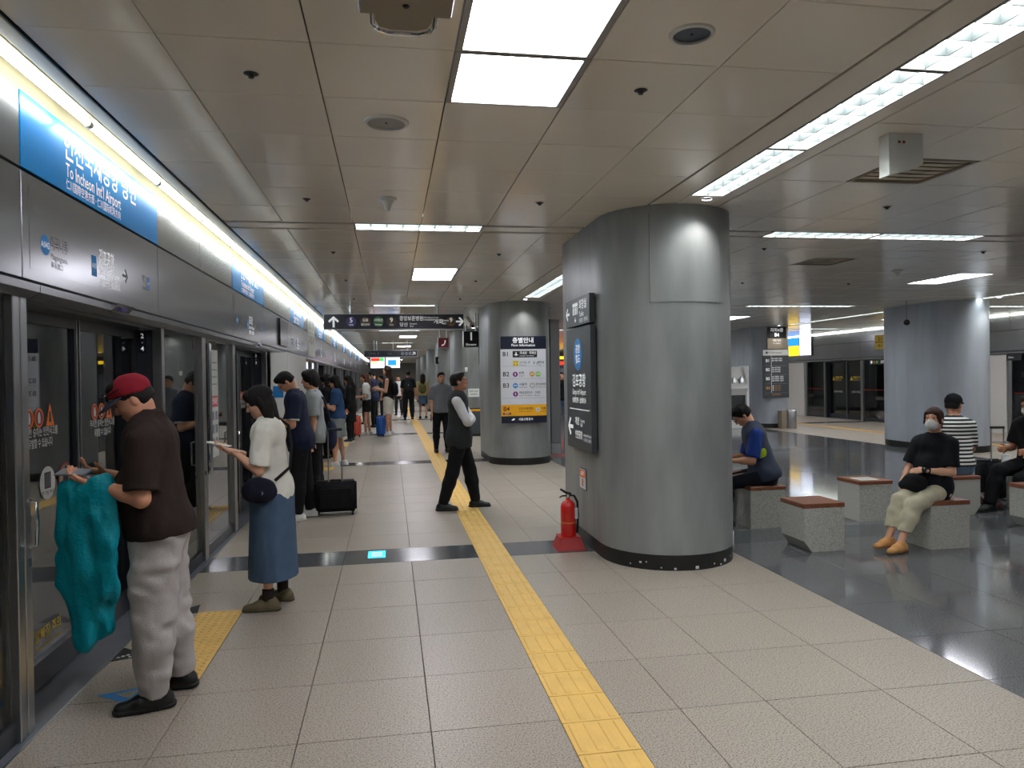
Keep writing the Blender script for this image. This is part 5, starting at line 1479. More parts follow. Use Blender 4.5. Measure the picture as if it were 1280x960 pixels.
        if style == 'long':
            e = s.C - s.fs * (.125 * s.fat) - s.u * (length - .12)
            pr.append(cone(T(0, -.075, -.02), s.C - s.fs * .105 * s.fat + s.u * .02, .070 * q, .085 * q, (s.fs, .55), k=.03)); pr.append(cone(s.C - s.fs * .105 * s.fat + s.u * .02, e, .085 * q, .05 * q, (s.fs, .5), k=.03))
            for sg in (-1, 1): pr.append(cone(T(sg * .068, -.03, -.06), s.C + s.xs * sg * .09 - s.fs * .04 - s.u * .06, .032 * q, .034 * q, k=.03))
        if style == 'tied':
            pr = [ell(T(0, -.012, .034), rr(.086, .106, .098), R_, clips=((T(0, .084, .046), D(0, .9, -.42)), low)), ell(T(0, -.05, -.03), rr(.073, .06, .072), R_, clips=((T(0, -.03, 0), D(0, 1, .1)),), k=.02), ell(T(.0, -.125, -.04), rr(.044, .048, .07), R_, k=.02)]
            for sg in (-1, 1): pr.append(cone(T(sg * .050, .070, .060), T(sg * .078, .035, -.045), .020 * q, .012 * q, k=.02))
        v, f = surface(pr, min(s.h, .009), .014, noise=((.0035, (60, 60, 22), 9.1),))
        return grown('hair', [(v, f)], hairm(rgb), s.root)
    def cap(s, mat, brim_mat, back=False, tiltb=0.0):
        T = s.T; R_ = s.HR; q = s.sc * .98; D = lambda x, y, z: R_ @ V3(x, y, z)
        v, f = surface([ell(T(0, -.008, .045), V3(.092, .112, .092) * q, R_, clips=((T(0, 0, .030), D(0, .30, -1)),)), ell(T(0, -.008, .135), V3(.010, .010, .006), R_, k=.004)], .007, .008, noise=((.002, (30, 30, 30), 2),))
        o = grown('cap', [(v, f)], mat, s.root)
        n = 14; vs = []; fs = []
        for ring, (rx, ry, dz) in enumerate(((.086, .10, .0), (.086, .178, -.026))):
            for lay in (0, .006):
                for i in range(n + 1):
                    a = math.radians(20 + 140 * i / n)
                    edge = math.sin(a)
                    vs.append(T(rx * math.cos(a) * (1.0 if ring == 0 else .96), (ry * edge) if ring else .098 * edge, .052 + dz * edge * (1 if ring else 0) - (.012 * abs(math.cos(a))) - lay))
        N = n + 1
        for i in range(n):
            fs += [(i, i + 1, 2 * N + i + 1, 2 * N + i), (N + i, 3 * N + i, 3 * N + i + 1, N + i + 1), (2 * N + i, 2 * N + i + 1, 3 * N + i + 1, 3 * N + i)]
        fs += [(0, 2 * N, 3 * N, N), (n, N + n, 3 * N + n, 2 * N + n)]
        mesh_obj('brim', vs, fs, brim_mat, o, True)
        return o
    def glasses(s, z=.008, rgb='black', lift=0.0, wide=False):
        T = s.T; mb = MB(); r = .021 if not wide else .027
        for sg in (-1, 1):
            mb.tube([T(sg * .031 + r * math.cos(a), .108 - abs(r * math.cos(a)) * .1, z + lift + r * .8 * math.sin(a)) for a in [2 * math.pi * i / 14 for i in range(15)]], .0016 if not wide else .003, 5)
            mb.tube([T(sg * .053, .104, z + lift), T(sg * .078, .05, z + lift + .004), T(sg * .081, -.005, z + lift + .004)], .0018 if not wide else .003, 5)
        mb.tube([T(-.010, .109, z + lift + .004), T(.010, .109, z + lift + .004)], .0016, 5)
        o = mb.build('glasses', rgb, s.root)
        return o
    def mask(s, mat='white'):
        T = s.T; R_ = s.HR; D = lambda x, y, z: R_ @ V3(x, y, z)
        v, f = surface([ell(T(0, .048, -.055), V3(.063, .068, .060) * s.sc, R_, clips=((T(0, .030, 0), D(0, -1, 0)), (T(0, .1, -.012), D(0, .3, 1)), (T(0, 0, -.112), D(0, 0, -1)))), ell(T(0, .10, -.03), V3(.016, .018, .022), R_, k=.02)], .006, .012)
        o = grown('face_mask', [(v, f)], mat, s.root)
        mb = MB()
        for sg in (-1, 1): mb.tube([T(sg * .058, .04, -.03), T(sg * .078, .0, -.005), T(sg * .08, -.022, -.015), T(sg * .058, .04, -.085)], .0018, 5)
        mb.build('ear_loop', mat, o); return o
    def world(s, p):
        m = Matrix.Translation(s.root.location) @ Matrix.Rotation(s.root.rotation_euler[2], 4, 'Z')
        return m @ Vector([float(c) for c in p])

def phone_in(p, side, label, mat='black_gloss', tilt=None):
    w_ = p.wr[side]; d = p.hd[side]; n = unit(p.hn[side]); c = w_ + d * .105 + n * .026
    x = unit(np.cross(d, n)); m = np.stack([x, d, n], 1)
    o = MB().box((-.037, -.075, -.004), (.037, .075, .004)).build('phone', mat)
    rz = p.root.rotation_euler[2]; Mx = Matrix([list(map(float, r_)) for r_ in m]).to_4x4(); Mx.translation = Vector([float(q) for q in c])
    o.matrix_world = Matrix.Translation(p.root.location) @ Matrix.Rotation(rz, 4, 'Z') @ Mx
    tag(o, label, 'phone')
    s_ = MB().box((-.034, -.071, -.0048), (.034, .071, -.004)).build('screen', 'screen_w' if False else 'frame_dk', o)
    return o

def shaped(name, prims, h, mat, label, cat, person=None, k=.02, noise=(), clip=()):
    """a top-level soft thing (bag, jacket) grown in a person's frame and set down where it is in the world"""
    v, f = surface(prims, h, k, noise=noise, clip=clip)
    o = grown(name, [(v, f)], mat, None)
    if person is not None:
        o.location = person.root.location; o.rotation_euler = person.root.rotation_euler
    tag(o, label, cat)
    return o

# ================================================================ THE PEOPLE AND WHAT THEY CARRY
BLACKC = cloth((20, 20, 23)); WHITEC = cloth((226, 224, 214)); NAVY = cloth((28, 36, 58)); DENIM = cloth((74, 96, 122), bump=.4); CHAR = cloth((46, 47, 50)); JEANS = cloth((92, 118, 142), bump=.4)
BLACKLEATHER = plain('black_leather', (20, 20, 22), .35); SNEAK = plain('white_sneaker', (214, 214, 210), .6); RUBBER = plain('black_rubber', (14, 14, 15), .6)

# --- man in the dark red cap
p = Person('older man in a dark red cap and brown shirt reading his phone at the doors', (-1.19, 4.02), 96, 1.665, fat=1.14, lean=4, h=.010, skin_rgb=(204, 146, 116),
           legs=dict(L=(2, 3, 3), R=(-3, 3, 4)), head=(30, 8, 0),
           arms=dict(L=((.22, .02, -1), (-.30, 1, .38), (-.35, 1, .30), (.0, .25, 1), .35), R=((.20, .12, -1), (-.35, 1, .45), (-.4, 1, .35), (.0, .2, 1), .35)))
p.body(jaw=1.12)
p.top(cloth((46, 34, 31)), sleeve=.86, hem=-.05, g=.022, belly=.05, collar=.075, fold=.011)
p.trousers(cloth((172, 166, 163)), 1.0, (.032, .038, .040), fold=.019)
p.shoes(BLACKLEATHER, RUBBER, out=10, g=.004)
p.hair('short', (30, 26, 25))
cp = p.cap(cloth((140, 28, 44)), cloth((66, 68, 84)))
g_ = p.glasses(z=.075, rgb='black_gloss', wide=True)
man1 = p
phone_in(p, 'L', 'grey phone held low by the man in the red cap', 'letter_grey')
wl = p.wr['L'] * .5 + p.el['L'] * .5; wr_ = p.wr['L'] + p.hd['L'] * .03
a_ = p.wr['L'] + V3(.02, .00, .02); dn = V3(0, 0, -1)
fw_ = unit(V3(*p.hd['L'][:2], 0)); sd = V3(-fw_[1], fw_[0], 0)
pts = []
jk = []
b0 = p.wr['L'] - fw_ * .05 + V3(0, 0, -.062); b1 = p.wr['L'] + fw_ * .13 + V3(0, 0, -.045)
jk.append(cone(b0, b1, .044, .044, k=.02)); jk.append(cone(b0 + V3(0, 0, .055), b0 + fw_ * .05 + V3(0, 0, .055), .046, .046, k=.03))
for q, (t, ln, rr, sw) in enumerate(((0.0, .44, .050, .03), (.25, .64, .058, -.02), (.48, .70, .062, .03), (.72, .66, .060, -.02), (1.0, .42, .050, .02))):
    st = b0 + (b1 - b0) * t
    m1 = st + dn * ln * .5 + sd * sw * .6; e1 = st + dn * ln + sd * sw + fw_ * (.05 * (t - .5))
    jk += [cone(st, m1, rr * 1.05, rr * 1.2, (sd, .7), k=.035), cone(m1, e1, rr * 1.15, rr * .95, (sd, .6), k=.05)]
shaped('jacket', jk, .010, cloth((0, 138, 154), .38, .5, 60), 'teal jacket hanging over the forearm of the man in the red cap', 'jacket', p, .03, noise=((.018, (20, 20, 5), 3.1), (.009, (34, 34, 14), 8.4)))

# --- woman in white with the denim skirt
p = Person('woman in a white tee and long denim skirt holding up her phone', (-.86, 5.52), 86, 1.575, fat=.95, lean=2, h=.010, skin_rgb=(222, 172, 144),
           legs=dict(L=(2, 3, 2), R=(-2, 3, 2)), head=(22, 8, 0),
           arms=dict(L=((.16, .12, -1), (-.12, .80, .62), (-.1, 1, .25), (.0, -.2, 1), .35), R=((.14, .22, -1), (-.30, .90, .45), (-.5, 1, .25), (-.5, -.2, 1), .5)))
p.body()
p.top(WHITEC, sleeve=.88, hem=-.10, g=.024, flare=.0, fold=.013)
p.skirt(DENIM, .215, .185, .215, .82)
p.shoes(cloth((104, 94, 72)), cloth((86, 78, 60)), out=6, sock=cloth((48, 38, 36)))
p.hair('bob', (26, 23, 22)); 
T = p.T
v, f = surface([ell(T(0, -.016, .045), V3(.094, .112, .098) * p.sc, p.HR, clips=((T(0, .070, .040), p.HR @ V3(0, .75, -.66)), (T(0, 0, -.01), p.HR @ V3(0, -.3, -1))))], .008, .01)
grown('beanie', [(v, f)], cloth((30, 29, 32)), p.root)
phone_in(p, 'L', 'pale phone held up by the woman in white', 'offwhite')
# bag worn across the body
bc = p.P + V3(-.205, .04, .02)
shaped('sling_bag', [ell(bc, V3(.055, .115, .085), k=.02), ell(bc + V3(0, .0, -.025), V3(.058, .12, .075), k=.02)], .009, cloth((24, 27, 42)), 'dark navy sling bag at the hip of the woman in white', 'bag', p, .02, noise=((.003, (20, 20, 20), 2),))
sb = bpy.data.objects['sling_bag']
st = [bc + V3(.0, -.11, .06), p.P + V3(-.12, -.155, .16), p.C + V3(.02, -.155, -.14), p.C + V3(.10, -.12, .0), p.C + V3(.115, -.03, .068), p.C + V3(.08, .075, .02), p.P + V3(-.03, .155, .26), bc + V3(.02, .10, .06)]
MB().tube([tuple(map(float, q)) for q in st], .011, 6).build('strap', BLACKC, sb, True)
disc('emblem', .012, .003, 'letter_grey', sb, (0, 0, 0)).matrix_local = Matrix.Translation(Vector([float(q) for q in bc + V3(-.058, -.03, -.02)])) @ FACE['-x'].to_4x4()

# --- man in the navy polo
p = Person('man in a navy polo shirt and black trousers bowing over his phone', (-1.06, 8.92), 92, 1.755, fat=1.10, lean=6, h=.012, skin_rgb=(200, 146, 116),
           legs=dict(L=(3, 4, 2), R=(-5, 4, 3)), head=(46, 6, 0),
           arms=dict(L=((.16, .08, -1), (-.30, .95, .30), None, (0, .2, 1), .4), R=((.16, .1, -1), (-.35, .95, .30), None, (0, .2, 1), .4)))
p.body()
p.top(NAVY, sleeve=.80, hem=-.14, g=.02, belly=.03, collar=.012, fold=.006)
for sd_ in 'LR':
    e = p.shd[sd_] + (p.el[sd_] - p.shd[sd_]) * .79; d_ = unit(p.el[sd_] - p.shd[sd_])
    v, f = surface([cone(e - d_ * .03, e + d_ * .03, .079, .081, clips=((e + d_ * .008, d_), (e - d_ * .012, -d_)))], .008, .01); grown('sleeve_band', [(v, f)], WHITEC, p.root)
MB().tube([tuple(map(float, p.N + p.u * .012 + V3(.083 * math.cos(a), .083 * math.sin(a), .012 * -math.sin(a)))) for a in [2 * math.pi * i / 20 for i in range(21)]], .006, 6).build('collar_piping', WHITEC, p.root, True)
p.trousers(BLACKC, 1.0, (.022, .024, .026)); p.shoes(SNEAK, SNEAK, out=8, g=.005); p.hair('short'); p.glasses()
phone_in(p, 'L', 'dark phone held by the man in the navy polo')

# --- boy with bowl-cut hair behind him
p = Person('young man with black bowl-cut hair standing behind the navy polo man', (-.98, 9.75), 94, 1.74, h=.013, head=(6, -6, 0), legs=dict(L=(2, 3, 2), R=(-2, 3, 2)))
p.body(); p.top(cloth((150, 156, 156)), sleeve=.8, hem=-.12, g=.024); p.trousers(BLACKC, 1.0, (.02, .024, .026)); p.shoes(SNEAK, SNEAK); p.hair('bowl', vol=1.06)
shaped('shoulder_bag', [ell(p.P + V3(.02, -.22, -.02), V3(.15, .065, .19), k=.03), ell(p.P + V3(.02, -.20, -.10), V3(.16, .07, .12), k=.03)], .013, NAVY, 'dark navy bag hanging behind the bowl-cut young man', 'bag', p, .03, noise=((.005, (12, 12, 12), 2),))
MB().tube([tuple(map(float, q)) for q in (p.P + V3(-.08, -.21, .14), p.C + V3(-.12, -.13, -.05), p.C + V3(-.13, -.02, .055), p.C + V3(-.12, .07, .0))], .014, 6).build('strap', NAVY, bpy.data.objects['shoulder_bag'], True)

# --- suitcases
def suitcase(loc, rz, w_, d_, hgt, mat, label, handle=.5, ribs=0, soft=False, hmat='steel'):
    r = empty('suitcase', (loc[0], loc[1], 0), math.radians(rz)); tag(r, label, 'suitcase')
    z0 = .045
    bm = bmesh.new(); vs = [bm.verts.new(v) for v in box_data((-w_ / 2, -d_ / 2, z0), (w_ / 2, d_ / 2, z0 + hgt))]
    for f in BOX_F: bm.faces.new([vs[i] for i in f])
    bmesh.ops.bevel(bm, geom=list(bm.edges), offset=.035 if not soft else .025, segments=3, affect='EDGES'); bmesh.ops.recalc_face_normals(bm, faces=bm.faces)
    me = bpy.data.meshes.new('shell'); bm.to_mesh(me); bm.free(); me.materials.append(mat); me.polygons.foreach_set('use_smooth', [True] * len(me.polygons))
    link(bpy.data.objects.new('shell', me), r)
    for k in range(ribs):
        x = -w_ / 2 + w_ * (k + .7) / (ribs + .4)
        for sgn in (-1, 1): box('rib', (x - .008, sgn * d_ / 2, z0 + .05), (x + .008, sgn * (d_ / 2 + .006), z0 + hgt - .05), mat, r, .002)
    if ribs: box('zip', (-w_ / 2 - .003, -.006, z0 + .03), (w_ / 2 + .003, .006, z0 + hgt + .003), 'black', r)
    for sx in (-1, 1):
        for sy in (-1, 1):
            MB().lathe([(.022, -.01), (.024, -.008), (.024, .008), (.022, .01)], c=(sx * (w_ / 2 - .05), sy * (d_ / 2 - .04), .024), axis='x', n=14).build('wheel', 'black', r, True)
            box('caster', (sx * (w_ / 2 - .05) - .015, sy * (d_ / 2 - .04) - .012, .03), (sx * (w_ / 2 - .05) + .015, sy * (d_ / 2 - .04) + .012, .06), 'black', r)
    if handle:
        for sx in (-1, 1): MB().lathe([(.008, z0 + hgt - .05), (.008, z0 + hgt + handle)], c=(sx * .08, -d_ / 2 + .05, 0), n=10).build('handle_rod', hmat, r, True)
        box('handle_grip', (-.09, -d_ / 2 + .03, z0 + hgt + handle - .005), (.09, -d_ / 2 + .07, z0 + hgt + handle + .025), 'black', r, .008)
    box('carry_strap', (-.06, -.012, z0 + hgt), (.06, .012, z0 + hgt + .018), 'black', r, .004)
    return r
sc_ = suitcase((-.68, 9.15), 4, .50, .26, .36, BLACKC, 'black soft trolley case with its long handle pulled up', .62, soft=True)
box('front_pocket', (-.19, -.155, .09), (.19, -.13, .33), BLACKC, sc_, .008)
suitcase((-.98, 21.4), 10, .24, .36, .55, plain('coral_shell', (222, 96, 74), .35), 'coral orange hard-shell suitcase among the waiting passengers', .0, ribs=4)
suitcase((-.29, 21.3), 0, .26, .40, .55, plain('blue_shell', (34, 84, 160), .35), 'bright blue ribbed suitcase beside the person in the tank top', .42, ribs=5)
rc = suitcase((7.72, 8.35), -10, .38, .24, .42, BLACKC, 'dark trolley case with raised handle behind the seated striped man', .42, soft=True)
o = shaped('backpack', [ell(V3(7.58, 8.08, .24), V3(.15, .11, .23), k=.03), ell(V3(7.56, 8.02, .16), V3(.13, .10, .13), k=.03)], .012, BLACKC, 'black backpack leaning on the trolley case by the benches', 'bag', None, .03, noise=((.006, (14, 14, 14), 4),))
MB().tube([(7.50, 7.98, .40), (7.42, 7.95, .44), (7.40, 7.98, .36), (7.45, 7.98, .25)], .011, 6).build('strap', BLACKC, o, True)
o = box('tissue_pack', (7.68, 8.17, .46), (7.80, 8.19, .56), 'white'); tag(o, 'white packet tucked on the trolley case by the benches', 'packet'); box('packet_flap', (7.70, 8.168, .53), (7.78, 8.170, .55), 'board', o).location -= o.location

# --- woman in blue with a cap and black bag
p = Person('woman in a blue tee, grey shorts and black cap hugging a black bag', (-1.0, 14.25), 84, 1.70, fat=1.08, h=.015, head=(14, 4, 0), skin_rgb=(214, 160, 130),
           arms=dict(L=((.22, .15, -1), (-.10, 1, .45)), R=((.2, .2, -1), (-.2, 1, .4))), legs=dict(L=(4, 4, 3), R=(-4, 4, 3)))
p.body(); p.top(cloth((44, 72, 112)), sleeve=.75, hem=-.02, g=.02); p.trousers(cloth((138, 146, 148)), .42, (.035, .05, .05), waist=.09); p.shoes(SNEAK, SNEAK, g=.004); p.hair('long', length=.22); p.cap(BLACKC, BLACKC)
hb = p.P + V3(-.02, .27, .20)
o = shaped('handbag', [ell(hb, V3(.17, .10, .12), k=.03), ell(hb + V3(0, .0, -.03), V3(.19, .11, .10), k=.03)], .014, BLACKC, 'large black bag hugged by the woman in blue', 'bag', p, .03, noise=((.007, (12, 12, 12), 2),))
MB().tube([tuple(map(float, hb + V3(*q))) for q in ((-.12, 0, .08), (-.08, 0, .2), (.08, 0, .2), (.12, 0, .08))], .011, 6).build('handle', BLACKC, o, True)
# --- long-haired woman in black
p = Person('woman in black with long black hair looking at her phone by the doors', (-1.28, 15.75), 70, 1.74, h=.016, head=(20, 0, 0), arms=dict(L=((.14, .15, -1), (-.05, .85, .55)), R=((.14, .2, -1), (-.2, .9, .4))))
p.body(); p.top(BLACKC, sleeve=1.5, hem=-.12, g=.02); p.trousers(BLACKC, 1.0, (.02, .024, .03)); p.shoes(BLACKLEATHER, None); p.hair('long', length=.26, vol=1.06)
# --- person in black with a ponytail
p = Person('person in a long black coat waiting beside the orange suitcase', (-1.06, 19.75), 80, 1.73, h=.017, head=(8, 0, 0))
p.body(); p.top(BLACKC, sleeve=1.9, hem=-.42, g=.03, flare=.02); p.trousers(BLACKC); p.shoes(BLACKLEATHER, SNEAK); p.hair('long', length=.4)
# --- girl in white
p = Person('young woman with brown hair in a loose white top and black shorts', (-.70, 22.0), 84, 1.79, fat=.92, h=.018, skin_rgb=(214, 164, 136), arms=dict(L=((.15, .05, -1), (-.1, .8, -.1)), R=((.15, .05, -1), (-.1, .8, -.1))), legs=dict(L=(3, 4, 3), R=(-3, 4, 3)))
p.body(); p.top(cloth((214, 214, 214)), sleeve=.8, hem=.04, g=.03); p.trousers(BLACKC, .30, (.03, .04, .04), waist=.10); p.shoes(SNEAK, SNEAK, g=.006); p.hair('long', (78, 48, 34), length=.30)
# --- man in navy suit
p = Person('man in a navy jacket wearing a white face mask', (-.55, 25.5), 70, 1.90, h=.019, head=(22, 6, 0), arms=dict(L=((.15, .05, -1), (-.1, .9, .2)), R=((.15, .05, -1), (-.1, .9, .2))))
p.body(); p.top(cloth((40, 48, 74)), sleeve=1.9, hem=-.14, g=.022, collar=.01); p.trousers(BLACKC); p.shoes(BLACKLEATHER, None); p.hair('short'); p.mask('white')
# --- tall person in tank top
p = Person('tall long-haired person in a black tank top and white shorts looking up', (-.07, 21.7), 82, 1.99, fat=.98, h=.018, head=(-16, -4, 0), skin_rgb=(206, 158, 132), arms=dict(L=((.16, .10, -1), (-.4, .95, .25)), R=((.16, .10, -1), (-.5, .9, .3))), legs=dict(L=(2, 3, 2), R=(-2, 3, 2)))
p.body(); p.top(BLACKC, hem=-.06, g=.012, sleeves='', neck=False, name='tank_top'); p.trousers(cloth((212, 208, 198)), .44, (.03, .045, .05), waist=.06); p.shoes(SNEAK, SNEAK, g=.004); p.hair('long', (62, 40, 32), length=.22)
def backpack(p, mat, label, w_=.16, hgt=.22, d_=.09, dz=.22):
    c = p.P + p.u * (dz + .02) - p.f * (.115 + d_ * .8)
    o = shaped('backpack', [ell(c, V3(w_, d_, hgt), k=.04), ell(c - p.u * .08 - p.f * .03, V3(w_ * .85, d_ * .8, hgt * .5), k=.04), ell(c + p.u * hgt * .5, V3(w_ * .85, d_ * .85, hgt * .5), k=.04)], .015, mat, label, 'bag', p, .04, noise=((.004, (14, 14, 14), 3),))
    for sg in (-1, 1): MB().tube([tuple(map(float, q)) for q in (p.C + V3(sg * .10, -.14, -.02), p.C + V3(sg * .115, -.02, .065), p.C + V3(sg * .115, .10, -.02), p.P + p.u * .2 + V3(sg * .15, .06, 0))], .016, 6).build('strap', mat, o, True)
    disc('badge', .025, .004, 'letter_grey', o, (0, 0, 0)).matrix_local = Matrix.Translation(Vector([float(q) for q in c - p.f * (d_ * 1.05) + p.u * .1])) @ FACE['-y'].to_4x4()
backpack(p, BLACKC, 'black backpack on the tall person in the tank top', .15, .20, .10, .24)
# --- two people walking away
p = Person('man in black walking away along the yellow line with a backpack', (.70, 29.5), 0, 1.95, h=.02, arms=dict(L=((.18, .05, -1), (.05, .15, -1)), R=((.18, -.05, -1), (.05, .1, -1))), legs=dict(L=(8, 3, 6), R=(-10, 3, 8)))
p.body(); p.top(BLACKC, sleeve=.9, hem=-.12, g=.024); p.trousers(BLACKC, 1.0, (.024, .03, .03)); p.shoes(BLACKLEATHER, None); p.hair('short')
backpack(p, cloth((26, 26, 28)), 'black backpack on the man walking away', .17, .24, .09)
p = Person('woman in a denim skirt walking away with long dark hair', (1.31, 30.2), -6, 1.83, fat=.92, h=.02, legs=dict(L=(6, 3, 4), R=(-8, 3, 10)))
p.body(); p.top(cloth((180, 166, 120)), sleeve=.4, hem=-.05, g=.016); p.skirt(DENIM, .60, .18, .19); p.shoes(BLACKLEATHER, None); p.hair('long', (40, 30, 26), length=.34)
backpack(p, cloth((92, 92, 52)), 'olive green backpack on the woman in the denim skirt', .15, .19, .09)
# --- small far figures
for k, (x, y, hd, c1_, c2_, lab) in enumerate(((.36, 33.5, 170, (210, 210, 210), (40, 42, 48), 'distant person in a white shirt walking towards the viewer'), (-.35, 30.5, 90, (36, 38, 44), (36, 36, 40), 'distant person in dark clothes waiting beyond the man in the mask'), (-.95, 27.5, 86, (54, 56, 62), (30, 30, 34), 'distant person in a grey top waiting near the far doors'), (.05, 36.5, 80, (70, 74, 80), (34, 36, 42), 'farthest waiting person in a grey shirt'))):
    p = Person(lab, (x, y), hd, 1.78, h=.024); p.body(); p.top(cloth(c1_), sleeve=.8, hem=-.10, g=.02); p.trousers(cloth(c2_)); p.shoes(BLACKLEATHER, None); p.hair('short')
# --- man in grey behind the vest man
p = Person('man in a grey polo standing behind the man in the vest', (1.10, 16.2), 186, 1.76, fat=1.05, h=.015, head=(4, 0, 0), arms=dict(L=((.14, .0, -1), (.0, .15, -1)), R=((.14, .0, -1), (.0, .15, -1))))
p.body(); p.top(cloth((112, 114, 120)), sleeve=.85, hem=-.08, g=.018, collar=.01); p.trousers(BLACKC); p.shoes(cloth((60, 34, 28)), None); p.hair('short')
phone_in(p, 'R', 'dark phone hanging in the hand of the man in grey')
# --- man in the black vest
p = Person('man in a black vest and white shirt striding with folded arms', (.84, 9.12), -98, 1.705, fat=1.04, lean=-2, h=.011, skin_rgb=(178, 124, 98), head=(-8, 4, 0),
           legs=dict(L=(16, 3, 6), R=(-12, 3, 6)),
           arms=dict(L=((.14, .62, -1), (-1, -.02, .10), None, (0, -.9, -.2), .6), R=((.14, .52, -1), (-1, .12, -.02), None, (0, -.9, -.2), .6)))
p.body(); p.top(cloth((214, 212, 218)), sleeve=1.88, hem=.02, g=.010, collar=.012, name='shirt'); p.top(CHAR, hem=-.14, g=.030, sleeves='', collar=.0, name='vest', fold=.006)
v, f = surface([cone(p.N - p.u * .045, p.N + p.u * .02, .088, .078, clips=((p.N + p.u * .006, p.u - p.fs * .35),))], .010, .02); grown('vest_collar', [(v, f)], CHAR, p.root)
p.trousers(BLACKC, 1.0, (.018, .022, .026), fold=.004); p.shoes(BLACKLEATHER, RUBBER, out=6); p.hair('short', (28, 24, 23)); p.glasses()
MB().lathe([(.002, -.008), (.008, 0), (.002, .010)], c=tuple(map(float, p.T(-.086, .002, -.012))), n=10).build('earbud', 'white', p.root, True); MB().lathe([(.002, -.008), (.008, 0), (.002, .010)], c=tuple(map(float, p.T(.086, .002, -.012))), n=10).build('earbud', 'white', p.root, True)
# --- person in the gap
p = Person('person in a black top and jeans seen between the columns', (5.37, 22.7), 168, 1.76, h=.019)
p.body(); p.top(BLACKC, sleeve=.8, hem=-.08, g=.02); p.trousers(JEANS); p.shoes(BLACKLEATHER, None); p.hair('short', (44, 30, 24))

# --- seated: sport vest
p = Person('man in a navy and blue sport vest bent over his phone on a bench', (3.93, 7.40), 70, 1.72, fat=1.06, lean=14, h=.012, seat=.44, head=(40, 4, 0), skin_rgb=(206, 150, 122),
           legs=dict(L=(84, 6, 84), R=(84, 6, 84)), arms=dict(L=((.16, .18, -1), (-.30, .95, -.02), None, (0, .2, 1), .4), R=((.16, .2, -1), (-.35, .95, .0), None, (0, .2, 1), .4)), sit_off=-.06)
p.body(); p.top(cloth((32, 58, 130)), sleeve=.88, hem=-.02, g=.012, name='shirt'); p.top(cloth((50, 58, 76), .6), hem=-.06, g=.026, sleeves='', collar=.03, name='vest', fold=.007)
for sg, k_ in ((-1, 'L'), (1, 'R')):
    c = p.P + p.u * .24 + V3(sg * .150, .0, 0)
    v, f = surface([ell(c, V3(.050, .065, .10), k=.01)], .010, .02); grown('lime_insert', [(v, f)], cloth((166, 190, 40)), p.root)
p.trousers(cloth((24, 27, 38)), 1.0, (.018, .022, .026)); p.shoes(BLACKLEATHER, RUBBER); p.hair('short', vol=1.05); p.glasses()
phone_in(p, 'L', 'dark phone held by the man in the sport vest')

# --- seated: masked woman
p = Person('woman in a black tee and white mask sitting with folded arms', (5.00, 6.16), 108, 1.60, fat=.95, lean=-6, h=.010, seat=.44, head=(-2, 14, 0), skin_rgb=(216, 164, 136), sit_off=-.04,
           legs=dict(L=(74, -2, 44), R=(78, -3, 50)), arms=dict(L=((.16, .26, -1), (-.80, .75, .06), (-1, .25, -.10), (.0, -.7, -.7), .35), R=((.20, .28, -1), (-.20, .75, -.45), (-.1, .45, -.8), (-.6, -.3, -.3), .55)))
p.body(); p.top(cloth((20, 21, 27)), sleeve=.80, hem=-.12, g=.018, belly=.01, fold=.010, neck=False); p.trousers(cloth((190, 182, 158)), .86, (.016, .020, .026), fold=.007)
p.shoes(cloth((212, 156, 100)), cloth((150, 112, 78)), out=4); p.hair('tied', (62, 34, 26)); p.mask('white')
hb = p.P + V3(.03, .21, .055)
o = shaped('handbag', [ell(hb, V3(.12, .075, .085), k=.02), ell(hb + V3(.02, .02, -.03), V3(.13, .08, .065), k=.02)], .011, cloth((16, 16, 19)), 'black bag on the lap of the masked woman', 'bag', p, .03, noise=((.006, (14, 14, 14), 6),))
w_ = p.wr['L']; fa_ = unit(p.wr['L'] - p.el['L'])
v, f = surface([cone(w_ - fa_ * .035, w_ - fa_ * .012, .033, .033)], .006, .01); grown('watch', [(v, f)], 'black_gloss', p.root)
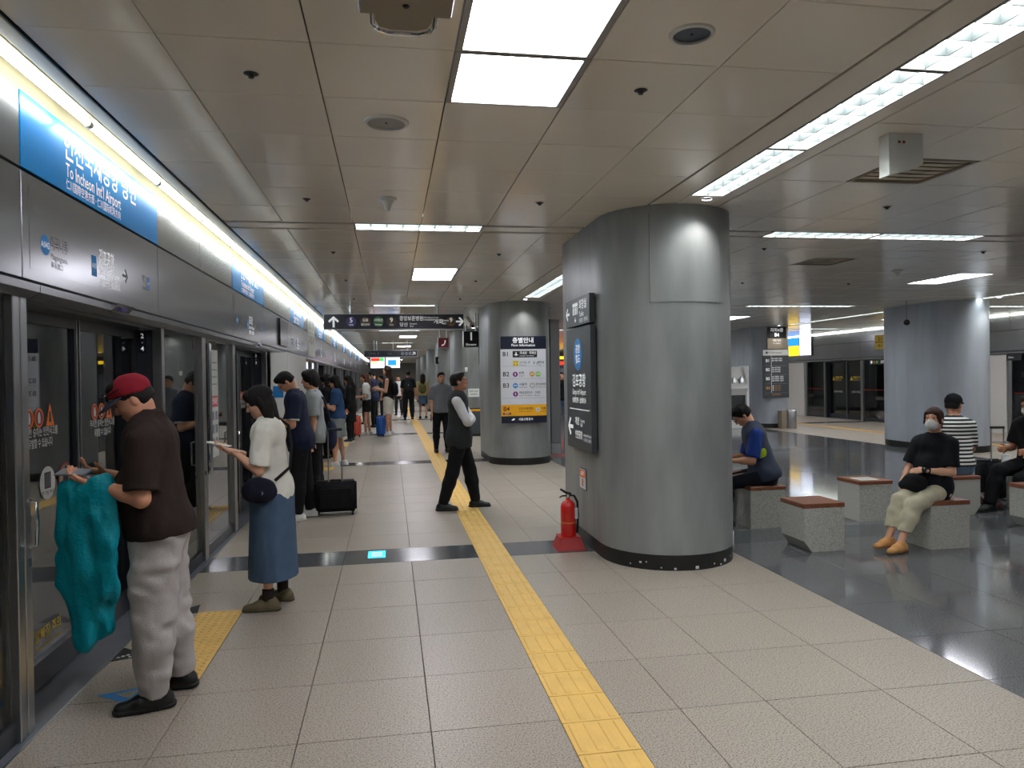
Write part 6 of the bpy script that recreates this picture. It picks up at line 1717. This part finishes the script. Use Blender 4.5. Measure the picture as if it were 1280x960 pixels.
# --- seated: striped shirt
p = Person('man in a black and white striped tee and black cap seated with his back turned', (6.45, 7.52), -14, 1.74, lean=4, h=.011, seat=.44, head=(2, -52, 0), skin_rgb=(196, 140, 112), sit_off=.0,
           legs=dict(L=(84, 8, 84), R=(84, 8, 84)), arms=dict(L=((.14, .14, -1), (-.2, .95, .0)), R=((.16, .22, -1), (-.1, .95, .15))))
p.body(); p.top(stripes('striped_jersey', (226, 224, 220), (24, 24, 26), .043, .5), sleeve=.82, hem=-.02, g=.02, fold=.005); p.trousers(JEANS, 1.0, (.016, .02, .026), waist=.06); p.shoes(SNEAK, SNEAK); p.hair('short', (30, 27, 26)); p.cap(BLACKC, BLACKC)
# --- seated at the right edge
p = Person('man in black with a white mask sitting with one leg stretched', (7.40, 7.42), 100, 1.72, lean=3, h=.012, seat=.44, head=(12, 6, 0), skin_rgb=(190, 134, 106), legs=dict(L=(72, 6, 70), R=(82, 4, 62)), arms=dict(L=((.16, .15, -1), (-.35, .95, -.05)), R=((.16, .15, -1), (-.4, .95, .0))))
p.body(); p.top(BLACKC, sleeve=.8, hem=-.06, g=.02); p.trousers(BLACKC, 1.0, (.02, .024, .028)); p.shoes(BLACKLEATHER, RUBBER); p.hair('short', (60, 50, 46)); p.mask('white')
# --- patterned shopping bag on the floor
o = shaped('tote_bag', [ell(V3(6.86, 7.62, .085), V3(.20, .12, .10), k=.03), ell(V3(6.93, 7.60, .045), V3(.18, .13, .05), k=.03), ell(V3(6.76, 7.62, .13), V3(.09, .09, .08), k=.03)], .010, cloth((104, 66, 68), .8, .5, 70), 'slumped maroon patterned shopping bag on the floor by the benches', 'bag', None, .03, noise=((.012, (12, 12, 12), 3), (.005, (30, 30, 30), 5)), clip=((V3(0, 0, .002), V3(0, 0, -1)),))
MB().tube([(6.76, 7.52, .19), (6.82, 7.48, .12), (6.88, 7.49, .05), (6.95, 7.48, .08)], .016, 6).build('handle', WHITEC, o, True); MB().tube([(6.72, 7.54, .16), (6.74, 7.50, .06), (6.84, 7.485, .02)], .016, 6).build('handle', WHITEC, o, True)
